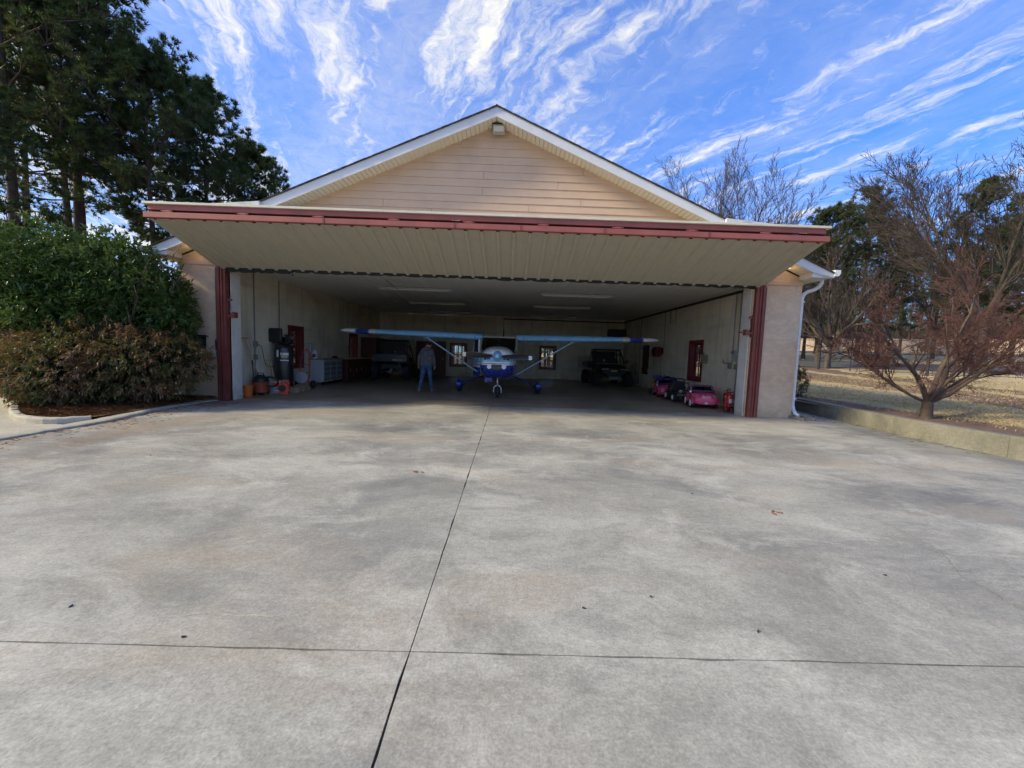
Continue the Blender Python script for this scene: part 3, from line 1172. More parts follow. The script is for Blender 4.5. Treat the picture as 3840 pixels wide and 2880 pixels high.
for ya, yb, za, zb in WINL:
    window(XLW, (ya + yb) / 2, za, zb, yb - ya, math.pi / 2)
for ya, yb, za, zb in WINR:
    window(XRW, (ya + yb) / 2, za, zb, yb - ya, -math.pi / 2)
for xa, xb, za, zb in WINB:
    window((xa + xb) / 2, YB, za, zb, xb - xa, 0)

# closed dark-red shutter on the right wall
m = MB()
yc = 19.02
for k in range(4):
    lb(m, (XRW - .035, 18.62 + k * .2, .64), (XRW - .003, 18.62 + k * .2 + .194, 2.04))
for zz in (.85, 1.85):
    lb(m, (XRW - .055, 18.64, zz), (XRW - .036, 19.44, zz + .1))
m.build('wall_shutter', 'maroon cabinet', hangar, bevel=.004)

# steel door columns (channels) and their latches
for s, xo in ((-1, -7.33), (1, 6.43)):
    xi = -7.09 if s < 0 else 6.19
    m = MB()
    x0, x1 = min(xo, xi), max(xo, xi)
    lb(m, (x0, 9.955, -.02), (x1, 9.975, 3.34))
    w3 = (x1 - x0)
    lb(m, (x0, 9.9755, -.02), (x0 + .02, YF - .001, 3.34))
    lb(m, (x1 - .02, 9.9755, -.02), (x1, 10.20, 3.34))
    lb(m, (x0 + w3 * .34, 9.925, -.02), (x0 + w3 * .44, 9.9545, 3.34))
    lb(m, (x0 + w3 * .62, 9.915, -.02), (x0 + w3 * .74, 9.9545, 3.34))
    col = m.build('door_column', 'red steel', hangar, bevel=.003)
    m = MB()
    xx = -7.33 - .02 if s < 0 else 6.43
    lb(m, (xx, 9.97, 0), (xx + .02, YF - .002, 3.3)); m.build('column_gap_seal', 'black rubber', col)
    # latch: bracket, arm and cable on the inner face
    m = MB()
    xin = xi
    d = -s
    lb(m, (xin, 10.0, 2.12), (xin + d * .13, 10.06, 2.18))
    lb(m, (xin + d * .13, 9.96, 2.10), (xin + d * .20, 10.10, 2.24))
    lb(m, (xin, 9.99, 2.05), (xin + d * .02, 10.1, 2.6))
    lb(m, (xin + d * .02, 10.01, 2.52), (xin + d * .09, 10.07, 2.57))
    if s > 0:
        lb(m, (xin - .34, 10.02, 2.15), (xin - .20, 10.06, 2.19))
    la = m.build('door_latch', 'red steel', hangar, bevel=.004)
    m = MB()
    q = L(xin + d * .055, 10.04, 2.53)
    m.tube([q, (q[0] + d * .02, q[1] - .01, q[2] - .12), (q[0] - d * .01, q[1], q[2] - .22), (q[0] + d * .03, q[1] - .02, q[2] - .33)], .006, 5)
    m.build('latch_cable', 'grey steel', la)

# ------------------------------------------------------------------ folded door
door = thing('bifold_door', 'wide beige ribbed metal door folded out above the opening', 'hangar door', (XC, 10.0, 0))
DW = 6.83
yb_, zb_, yf_, zf_ = -.02, 3.335, -1.88, 3.905
leafL = math.hypot(yf_ - yb_, zf_ - zb_)
la_ = math.atan2(zf_ - zb_, yf_ - yb_)
PW = 2 * DW / 14
prof = []
for r in range(3):
    c = -PW / 2 + PW * (r + .5) / 3
    prof += [(c - .058, 0), (c - .024, .045), (c + .024, .045), (c + .058, 0)]
    for q in (.106, .205):
        prof += [(c + q - .012, 0), (c + q, .005), (c + q + .012, 0)]
prof = [(-PW / 2 + .001, 0)] + [p for p in prof if p[0] < PW / 2 - .004] + [(PW / 2 - .001, 0)]
b = MB()
ring = [(p[0], p[1]) for p in prof] + [(p[0], p[1] - .004) for p in reversed(prof)]
n = len(ring)
b.add([(p[0], 0, p[1]) for p in ring] + [(p[0], leafL, p[1]) for p in ring], [tuple(range(n - 1, -1, -1)), tuple(range(n, 2 * n))] + [(i, (i + 1) % n, n + (i + 1) % n, n + i) for i in range(n)])
pme = b.mesh('sheet_panel'); pme.materials.append(MATS['door sheet'])
for k in range(14):
    share('sheet_panel', pme, door, (-DW + PW * (k + .5), yb_ + random.uniform(-.004, .004), zb_), (la_, 0, 0))
# steel frame of the lower leaf, upper leaf and its sheet
m = MB()
u = Vector((0, math.cos(la_), math.sin(la_)))
nrm = Vector((0, -math.sin(la_), math.cos(la_)))
R = Matrix.Rotation(la_, 3, 'X')
for t in (.06, leafL * .5, leafL - .16):
    p = Vector((0, yb_, zb_)) + u * t - nrm * .055
    m.box(p, (2 * DW - .02, .08, .09), R)
for k in range(9):
    p = Vector((-DW + .05 + k * (2 * DW - .1) / 8, yb_, zb_)) + u * leafL / 2 - nrm * .055
    m.box(p, (.07, leafL - .1, .088), R)
m.build('leaf_frame', 'red steel', door)
m = MB()
m.box((0, yf_ - .035, 3.942), (2 * DW + .03, .10, .104)); fl_ = m.build('fold_tube', 'red steel fold', door, bevel=.006)
m = MB()
m.box((.0, yf_ - .01, 4.098), (2 * DW - .12, .10, .104)); fu_ = m.build('fold_tube', 'red steel fold', door, bevel=.006)
m = MB(); m.box((0, yf_ + .03, 4.008), (2 * DW - .1, .05, .05)); m.build('fold_gap', 'black plastic', door)
m = MB()
x = -DW + .45
while x < DW:
    m.box((x, yf_ - .047, 4.015), (.12, .075, .034))
    m.tube([(x - .11, yf_ - .075, 4.015), (x + .11, yf_ - .075, 4.015)], .013, 6)
    m.build('hinge', 'red steel fold', door, bevel=.003)
    m = MB()
    x += 1.49
ua = math.atan2(.36, 1.92)
m = MB()
R2 = Matrix.Rotation(ua, 3, 'X')
for k in range(3):
    pass
pu = Vector((0, yf_ - .01 + .97, 4.17 + .18))
m.box(pu, (2 * DW + .0, 1.95, .02), R2)
m.build('upper_leaf_sheet', 'door sheet', door)
m = MB()
for k, (xa, xb) in enumerate(((-DW - .02, -2.56 + .46), (-2.095, DW + .02))):
    m.box(((xa + xb) / 2, yf_ - .04, 4.168), (xb - xa, .13, .045))
m.build('edge_trim', 'cream trim', door, bevel=.005)
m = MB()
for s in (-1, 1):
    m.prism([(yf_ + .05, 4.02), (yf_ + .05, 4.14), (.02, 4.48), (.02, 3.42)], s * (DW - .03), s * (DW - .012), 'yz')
m.build('leaf_end_shade_sheet', 'black rubber', door)  # black end sheets stand in for the shade between the folded leaves
# black rubber skirt at the lower edge, wavy and sagging
m = MB()
xs = np.linspace(-DW + .02, DW - .02, 150)
rng = np.random.default_rng(4)
jit = np.convolve(rng.normal(0, .02, 170), np.ones(7) / 7, 'same')[:150]
top = [(x, .0, zb_ + .02) for x in xs]
bot = [(x, .02 + .03 * math.sin(x * 3), zb_ - .05 - (.02 if k % 5 else .0) + jit[k] - (.03 if abs(x + 6.0) < 1.0 else 0)) for k, x in enumerate(xs)]
top2 = [(x, .03, z) for x, y, z in top]
bot2 = [(x, y + .02, z) for x, y, z in bot]
n = len(xs)
m.add(top + bot + bot2 + top2, [(r * n + i, r * n + i + 1, (r + 1) * n + i + 1, (r + 1) * n + i) for r in range(3) for i in range(n - 1)])
m.box((-DW + .1, .03, zb_ - .02), (.28, .1, .10)); m.box((DW - .12, .03, zb_ - .0), (.32, .1, .10))
m.tube([(-5.0, .03, zb_ - .05), (-4.99, .02, zb_ - .12), (-5.02, .02, zb_ - .15)], .012, 5)
m.build('rubber_skirt', 'black rubber', door)
# chalk marks, written upside down
for px, py in ((1717, 834), (3020, 871)):
    p = at_y(px, py, 10.0 + yf_ - .06)
    lettering('#C33', 'chalk white', .115, rot_xyz(math.pi / 2, 0, 0, (p.x - XC, yf_ - .0575, 4.085)) @ Matrix.Rotation(math.pi, 4, 'Z'), door, 'chalk_mark', .0015)
# worn, dark patches where paint is gone: welds on the tubes
m = MB()
for x in (-.7, .62, 2.3, -3.3, 4.4):
    m.box((x, yf_ - .089, 3.945), (.035, .004, .1))
m.build('weld_seam', 'red steel', door)
# ------------------------------------------------------------------ aeroplane
def sup(y, hw, zb, zt, n=28, e=2.6, cx=0.0):
    zc, hz = (zb + zt) / 2, (zt - zb) / 2
    r = []
    for k in range(n):
        t = 2 * math.pi * k / n
        c, s_ = math.cos(t), math.sin(t)
        r.append((cx + hw * math.copysign(abs(c) ** (2 / e), c), y, zc + hz * math.copysign(abs(s_) ** (2 / e), s_)))
    return r


def disc(m, c, axis, r, h, n=18, r2=None):
    """short cylinder centred at c along axis"""
    a = Vector(axis).normalized()
    c = Vector(c)
    return m.tube([c - a * h / 2, c + a * h / 2], [r, r2 or r], n)


SKYB, NAVY, WHITE, SILV, BLK = (.24, .54, .84), (.018, .042, .30), (.86, .87, .87), (.74, .75, .76), (.02, .02, .02)
bands('cowl paint', [(0, NAVY), (1.075, WHITE), (1.105, BLK), (1.125, WHITE), (1.155, SKYB), (1.31, SILV)], 2, .27, .5, 0, 0, 2.5)
bands('door paint', [(0, NAVY), (.92, WHITE), (1.0, BLK), (1.03, WHITE), (1.07, SKYB), (1.38, WHITE)], 2, .3, .4, 0, 0, 2.5)
bands('wing paint', [(0, SKYB), (4.19, (.72, .68, .62)), (4.40, SKYB), (4.44, NAVY), (4.87, SKYB), (4.92, WHITE)], 0, .3, .4, 0, 0, 6)
bands('prop paint', [(0, (.025, .025, .027)), (.905, (.8, .8, .8))], 0, .4, .1, 0, 0, 1.2)

plane = thing('light_aeroplane', 'blue and white high wing single propeller aeroplane parked in the hangar', 'aeroplane', (-.335, 13.3, 0), math.radians(-.4))
m = MB()
m.loft([sup(-1.82, .30, 1.06, 1.44), sup(-1.81, .36, .98, 1.49), sup(-1.74, .44, .84, 1.54), sup(-1.55, .50, .73, 1.575), sup(-1.2, .535, .66, 1.61), sup(-.8, .56, .60, 1.645), sup(-.55, .575, .57, 1.63)])
m.build('cowling', 'cowl paint', plane, smooth=True)
m = MB()
m.loft([sup(-.56, .58, .56, 1.60), sup(-.2, .60, .53, 1.52), sup(.3, .61, .52, 1.46), sup(1.4, .60, .54, 1.46), sup(1.9, .54, .62, 1.66), sup(2.8, .40, .76, 1.60), sup(4.2, .25, .92, 1.48), sup(5.6, .13, 1.02, 1.36), sup(6.6, .05, 1.08, 1.26)])
m.build('fuselage', 'cowl paint', plane, smooth=True)
# cabin: roof, pillars, windscreen and side glass
m = MB()
for s in (-1, 1):
    m.tube([(s * .565, -.62, 1.52), (s * .585, -.3, 1.78), (s * .57, .06, 1.965)], .032, 6)
    m.tube([(s * .60, .02, 1.46), (s * .59, .02, 1.96)], .03, 6)
    m.tube([(s * .60, .95, 1.46), (s * .58, .95, 1.96)], .03, 6)
    m.tube([(s * .55, 1.9, 1.6), (s * .55, 1.45, 1.96)], .03, 6)
m.box((0, .02, 1.965), (1.16, .07, .05))
m.box((0, .8, 1.975), (1.14, 1.5, .03))
m.build('cabin_frame', 'cabin trim', plane, smooth=True)
m = MB()
ws = []
for i in range(9):
    a = -1 + 2 * i / 8
    ws.append((a * .56, -.62 - .10 * (1 - a * a) + .02 * abs(a), 1.635 - .10 * a * a))
wt = [(x * .98, .03 - .03 * (1 - (x / .56) ** 2), 1.955) for x, y, z in ws]
wm = [((a[0] + b_[0]) / 2, (a[1] + b_[1]) / 2 - .02, (a[2] + b_[2]) / 2 + .035) for a, b_ in zip(ws, wt)]
m.loft([ws, wm, wt], closed=False)
m.build('windscreen', 'tinted glass', plane, smooth=True)
m = MB()
m.span((.598, .05, 1.48), (.604, .92, 1.94)); m.span((.59, .98, 1.48), (.596, 1.5, 1.94)); m.span((-.596, .98, 1.48), (-.59, 1.5, 1.94))
m.build('side_window', 'tinted glass', plane)
m = MB()
m.box((0, -.25, 1.5), (1.04, .25, .16)); m.box((0, -.30, 1.585), (.98, .2, .03))
for sx in (-.27, .27):
    m.box((sx, .75, 1.45), (.42, .12, .62)); m.box((sx, .45, 1.2), (.42, .5, .12)); m.box((sx, .77, 1.84), (.22, .08, .14))
    m.tube([(sx, -.1, 1.47), (sx, .02, 1.5)], .02, 6); m.tube([(sx - .14, .03, 1.6), (sx - .15, .03, 1.5), (sx - .08, .03, 1.44), (sx + .08, .03, 1.44), (sx + .15, .03, 1.5), (sx + .14, .03, 1.6)], .014, 5)
m.box((0, 1.45, 1.65), (1.05, .04, .6))
m.build('seats_and_panel', 'cockpit dark', plane)
m = MB(); disc(m, (0, .0, 1.83), (0, 1, 0), .03, .03, 10); m.box((-.01, -.42, 1.70), (.1, .05, .05)); m.build('compass', 'box grey', plane)
# the cabin door stands ajar
dr = MB()
dr.prism([(0, .60), (.95, .60), (.95, 1.40), (.88, 1.90), (.10, 1.90), (0, 1.45)], -.02, .02, 'yz')
d_ = dr.build('cabin_door', 'door paint', plane, bevel=.008, loc=(-.64, -.05, 0))
d_.rotation_euler = (0, 0, math.radians(17))
m = MB()
m.prism([(.08, 1.45), (.87, 1.45), (.83, 1.85), (.14, 1.85)], -.026, .026, 'yz'); m.build('door_glass', 'tinted glass', d_)
m = MB()
for a, b_ in (((.06, 1.43), (.89, 1.43)), ((.89, 1.43), (.84, 1.87)), ((.84, 1.87), (.12, 1.87)), ((.12, 1.87), (.06, 1.43))):
    m.tube([(-.02, a[0], a[1]), (-.02, b_[0], b_[1])], .016, 5)
m.build('door_window_trim', 'white paint', d_)


def airfoil(x, yle, ch, zc, th, inc=0.02):
    top = [(0, 0), (.012, .30), (.04, .55), (.1, .82), (.22, 1.0), (.4, .95), (.65, .6), (.85, .26), (1, .02)]
    bot = [(.85, -.10), (.65, -.2), (.4, -.30), (.22, -.36), (.1, -.36), (.04, -.28), (.012, -.17)]
    return [(x, yle + u * ch, zc + v * th * ch / 1.36 - u * ch * inc) for u, v in top + bot]


for s in (1, -1):
    m = MB()
    m.loft([airfoil(.57, .0, 1.62, 1.915, .145), airfoil(2.6, .0, 1.62, 1.955, .145), airfoil(5.0, .09, 1.2, 2.01, .14), airfoil(5.28, .12, 1.12, 2.02, .13), airfoil(5.45, .22, .95, 2.03, .09), airfoil(5.52, .40, .6, 2.035, .05)])
    wg = m.build('wing', 'wing paint', plane, smooth=True)
    wg.scale = (s, 1, 1)
    v = MB()
    for xx in (.82, 1.55):
        disc(v, (xx, -.004, 1.93), (0, 1, 0), .022, .03, 10)
    v.build('wing_vent', 'black plastic', wg)
    m = MB()
    m.tube([(s * .62, .22, .70), (s * 2.50, .42, 1.87)], .042, 10, True, .55)
    m.box((s * 2.50, .42, 1.885), (.14, .3, .05)); m.build('wing_strut', 'strut pale blue', plane, smooth=True)
    m = MB(); m.tube([(s * .5, .6, .62), (s * .85, .7, .50), (s * 1.28, .82, .25)], [.05, .04, .032], 8, True, .6)
    gl = m.build('gear_leg', 'navy paint', plane, smooth=True)
    # wheel with a teardrop fairing
    wx = s * 1.41
    m = MB(); m.lathe([(.06, -.07), (.16, -.075), (.185, -.045), (.19, 0), (.185, .045), (.16, .075), (.06, .07)], 24, rot_xyz(0, math.pi / 2, 0, (wx, .83, .19)))
    m.build('main_wheel', 'tyre', plane, smooth=True)
    m = MB()
    rings = []
    for yy, hw, zb, zt in ((.46, .03, .26, .34), (.49, .09, .20, .39), (.58, .125, .16, .43), (.8, .135, .15, .445), (1.05, .115, .17, .42), (1.3, .07, .21, .37), (1.45, .02, .27, .32)):
        rings.append(sup(yy, hw, zb, zt, 20, 2.5, wx))
    m.loft(rings); m.build('wheel_fairing', 'navy paint', plane, smooth=True)
    m = MB(); m.tube([(s * .52, .95, 2.03), (s * .515, 1.0, 2.33)], [.012, .006], 6); m.build('antenna', 'bare aluminium', plane)
m = MB(); m.tube([(1.56, .3, 1.9), (1.56, .28, 1.80), (1.56, .12, 1.79)], .012, 6); m.build('pitot_tube', 'white paint', plane)
# tail
m = MB()
m.loft([[(x, y + u * c_, 1.125 + v * .03) for u, v in ((0, 0), (.15, 1), (.5, .9), (1, 0), (.5, -.9), (.15, -1))] for x, y, c_ in ((-1.96, 6.35, .7), (-1.6, 6.2, .9), (0, 6.0, 1.15), (1.6, 6.2, .9), (1.96, 6.35, .7))])
m.build('tailplane', 'white paint', plane, smooth=True)
m = MB()
m.prism([(5.2, 1.35), (6.1, 1.75), (6.75, 2.62), (7.25, 2.62), (7.0, 1.2), (6.5, 1.15)], -.025, .025, 'yz')
m.build('fin', 'navy paint', plane, bevel=.012)
# propeller and spinner
m = MB(); m.lathe([(.001, .36), (.05, .345), (.10, .27), (.135, .16), (.15, .03), (.152, 0)], 28, rot_xyz(math.pi / 2, 0, 0, (.02, -1.83, 1.345)))
m.build('spinner', 'sky blue paint', plane, smooth=True)
bl = MB()
rings = []
for x, w_, tw, th in ((.10, .07, .9, .05), (.25, .13, .72, .035), (.45, .165, .5, .025), (.7, .16, .36, .018), (.92, .135, .28, .012), (1.005, .115, .25, .01)):
    c_, s_ = math.cos(tw), math.sin(tw)
    ring = []
    for u, v in ((-.5, 0), (-.25, .5), (.2, .5), (.5, 0), (.2, -.4), (-.25, -.4)):
        a, b_ = u * w_, v * th
        ring.append((x, a * s_ + b_ * c_, a * c_ - b_ * s_))
    rings.append(ring)
bl.loft(rings)
for k, rz in enumerate((0, math.pi)):
    b_ = bl.build('propeller_blade', 'prop paint', plane, smooth=True, loc=(.02, -1.93, 1.345))
    b_.rotation_euler = (0, rz + math.radians(1.5), 0)
# nose gear
m = MB()
m.tube([(.01, -.86, .75), (.01, -.84, .46)], .034, 10); m.tube([(.01, -.84, .5), (.01, -.83, .38)], .024, 10)
m.build('nose_strut', 'chrome', plane, smooth=True)
m = MB()
for s in (-1, 1):
    m.tube([(.01, -.83, .40), (.01 + s * .07, -.82, .385), (.01 + s * .115, -.78, .32), (.01 + s * .12, -.70, .17)], .02, 8)
m.box((.01, -.80, .62), (.05, .07, .2)); m.build('nose_fork', 'white paint', plane, smooth=True)
m = MB(); m.lathe([(.05, -.06), (.15, -.072), (.18, -.045), (.185, 0), (.18, .045), (.15, .072), (.05, .06)], 26, rot_xyz(0, math.pi / 2, 0, (.01, -.70, .185)))
m.build('nose_wheel', 'tyre', plane, smooth=True)
# cowl details
for s in (-1, 1):
    m = MB(); disc(m, (s * .215, -1.80, 1.03), (0, 1, 0), .066, .05, 20); m.build('landing_light', 'lamp lens', plane, smooth=True)
m = MB(); m.box((0, -1.80, 1.02), (.28, .06, .16)); sg = m.build('cooling_intake', 'black plastic', plane, bevel=.01)
m = MB()
for k in range(3):
    m.box((0, -1.835, .97 + k * .045), (.26, .006, .008))
m.build('intake_slat', 'utv steel', sg)
for s in (-1, 1):
    m = MB(); m.box((s * .27, -1.79, 1.27), (.2, .06, .11)); m.build('nostril_intake', 'black plastic', plane, bevel=.02)
m = MB(); m.tube([(-.27, -1.0, .70), (-.26, -1.1, .60), (-.22, -1.22, .54)], .033, 10); m.build('exhaust_pipe', 'bare aluminium', plane, smooth=True)
m = MB(); m.box((-.26, -1.05, .60), (.24, .3, .16)); m.build('cowl_flap', 'navy paint', plane, bevel=.02)

# ------------------------------------------------------------------ person
def human(root):
    sk, hd, je, sh, cp = 'skin', 'hoodie grey', 'jeans blue', 'shoe grey', 'cap maroon'
    caps = []           # (p0, r0, p1, r1, material)

    def cap(a, ra, b_, rb, mt):
        caps.append((np.array(a, float), ra, np.array(b_, float), rb, mt))
    # seen from behind, walking away with the head bowed; +y is away from the viewer
    cap((-.06, 0, .93), .145, (.06, 0, .93), .145, je)
    cap((-.09, 0, .90), .105, (-.15, .03, .50), .072, je)
    cap((-.15, .03, .50), .070, (-.215, -.07, .12), .052, je)
    cap((.09, 0, .90), .105, (.13, .05, .50), .072, je)
    cap((.13, .05, .50), .070, (.185, .06, .12), .052, je)
    for x, y in ((-.215, -.07), (.19, .06)):
        cap((x, y - .04, .055), .045, (x + .0, y + .02, .06), .048, sh)
        cap((x, y + .02, .045), .044, (x + (.05 if x > 0 else -.01), y + .17, .035), .034, sh)
    cap((-.07, 0, .98), .15, (.07, 0, .98), .15, hd)
    cap((-.06, .02, 1.12), .145, (.06, .02, 1.12), .145, hd)
    cap((-.09, .04, 1.30), .145, (.09, .04, 1.30), .145, hd)
    cap((-.13, .07, 1.43), .095, (.13, .07, 1.43), .095, hd)
    cap((-.05, .10, 1.50), .075, (.05, .10, 1.50), .075, hd)
    cap((.0, .10, 1.50), .06, (.02, .18, 1.60), .055, sk)
    cap((.02, .20, 1.62), .088, (.025, .25, 1.64), .085, sk)
    cap((.03, .27, 1.57), .06, (.03, .27, 1.60), .07, sk)
    cap((.03, .355, 1.585), .014, (.03, .345, 1.61), .012, sk)
    for s in (-1, 1):
        cap((.025 + s * .088, .22, 1.60), .012, (.025 + s * .092, .22, 1.635), .014, sk)
    cap((.022, .205, 1.655), .094, (.03, .26, 1.67), .09, cp)
    cap((.03, .33, 1.665), .03, (.04, .39, 1.635), .018, cp)
    cap((-.16, .07, 1.42), .075, (-.265, .02, 1.16), .06, hd)
    cap((-.265, .02, 1.16), .058, (-.285, .06, .92), .046, hd)
    cap((.16, .07, 1.42), .075, (.255, .02, 1.16), .06, hd)
    cap((.255, .02, 1.16), .058, (.275, .04, .92), .046, hd)
    for s, wx, wy in ((-1, -.285, .065), (1, .277, .045)):
        cap((wx, wy, .905), .032, (wx, wy + .01, .86), .034, sk)
        cap((wx, wy - .02, .85), .024, (wx, wy + .035, .85), .024, sk)
        for k, ln in enumerate((.062, .072, .068, .052)):
            fy = wy - .028 + k * .0235
            cap((wx, fy, .835), .0105, (wx - s * .006, fy + .002, .835 - ln * .55), .0098, sk)
            cap((wx - s * .006, fy + .002, .835 - ln * .55), .0098, (wx - s * .022, fy + .004, .835 - ln), .0085, sk)
        cap((wx - s * .01, wy + .035, .875), .014, (wx - s * .022, wy + .062, .835), .0115, sk)
        cap((wx - s * .022, wy + .062, .835), .0115, (wx - s * .03, wy + .062, .805), .009, sk)
    m = MB()
    for a, ra, b_, rb, mt in caps:
        A, B = Vector(a), Vector(b_)
        d = (B - A).normalized()
        pts, rs = [], []
        for t in (-.98, -.8, -.4, 0):
            pts.append(A + d * ra * t); rs.append(ra * math.sqrt(max(0, 1 - t * t)) + 1e-4)
        for t in (0.001, .4, .8, .98):
            pts.append(B + d * rb * t); rs.append(rb * math.sqrt(max(0, 1 - t * t)) + 1e-4)
        m.tube(pts, rs, 14)
    me = m.mesh('person_body')
    tmp = bpy.data.objects.new('person_body', me)
    C.objects.link(tmp)
    rm = tmp.modifiers.new('remesh', 'REMESH')
    rm.mode = 'VOXEL'
    rm.voxel_size = .0105
    sm = tmp.modifiers.new('smooth', 'SMOOTH')
    sm.factor = .5
    sm.iterations = 4
    dg = bpy.context.evaluated_depsgraph_get()
    out = bpy.data.meshes.new_from_object(tmp.evaluated_get(dg))
    bpy.data.objects.remove(tmp)
    out.materials.clear()
    names = [sk, hd, je, sh, cp]
    for n_ in names:
        out.materials.append(MATS[n_])
    nv = len(out.vertices)
    co = np.empty(nv * 3, np.float32)
    out.vertices.foreach_get('co', co)
    co = co.reshape(-1, 3)
    # soft folds in the cloth
    best = np.full(nv, 9e9)
    lab = np.zeros(nv, int)
    for a, ra, b_, rb, mt in caps:
        ab = b_ - a
        t = np.clip(((co - a) @ ab) / (ab @ ab), 0, 1)
        d = np.linalg.norm(co - (a + t[:, None] * ab), axis=1) - (ra + (rb - ra) * t)
        k = d < best
        best[k] = d[k]
        lab[k] = names.index(mt)
    cloth = np.isin(lab, (1, 2))
    fold = .006 * np.sin(co[:, 2] * 46 + 5 * np.sin(co[:, 0] * 17 + co[:, 1] * 9)) + .004 * np.sin(co[:, 0] * 60 + co[:, 2] * 25)
    nrm = np.empty(nv * 3, np.float32)
    out.vertices.foreach_get('normal', nrm)
    co = co + nrm.reshape(-1, 3) * (fold * cloth)[:, None]
    out.vertices.foreach_set('co', co.astype(np.float32).ravel())
    npoly = len(out.polygons)
    st = np.empty(npoly, np.int32)
    out.polygons.foreach_get('loop_start', st)
    lv = np.empty(len(out.loops), np.int32)
    out.loops.foreach_get('vertex_index', lv)
    out.polygons.foreach_set('material_index', lab[lv[st]].astype(np.int32))
    out.polygons.foreach_set('use_smooth', np.ones(npoly, bool))
    out.update()
    o = bpy.data.objects.new('body', out)
    C.objects.link(o)
    o.parent = root
    return o


pp = thing('person', 'person in grey hoodie and jeans walking away beside the aeroplane', 'person', (-2.86, 13.72, .002), 0)
human(pp)
# visible edges of the clothes: hood, hem and cuffs
m = MB()
m.tube([(-.09, .02, 1.50), (-.06, -.05, 1.49), (0, -.075, 1.475), (.06, -.05, 1.49), (.09, .02, 1.50)], [.03, .042, .046, .042, .03], 8)
m.build('hood', 'hoodie grey', pp, smooth=True)

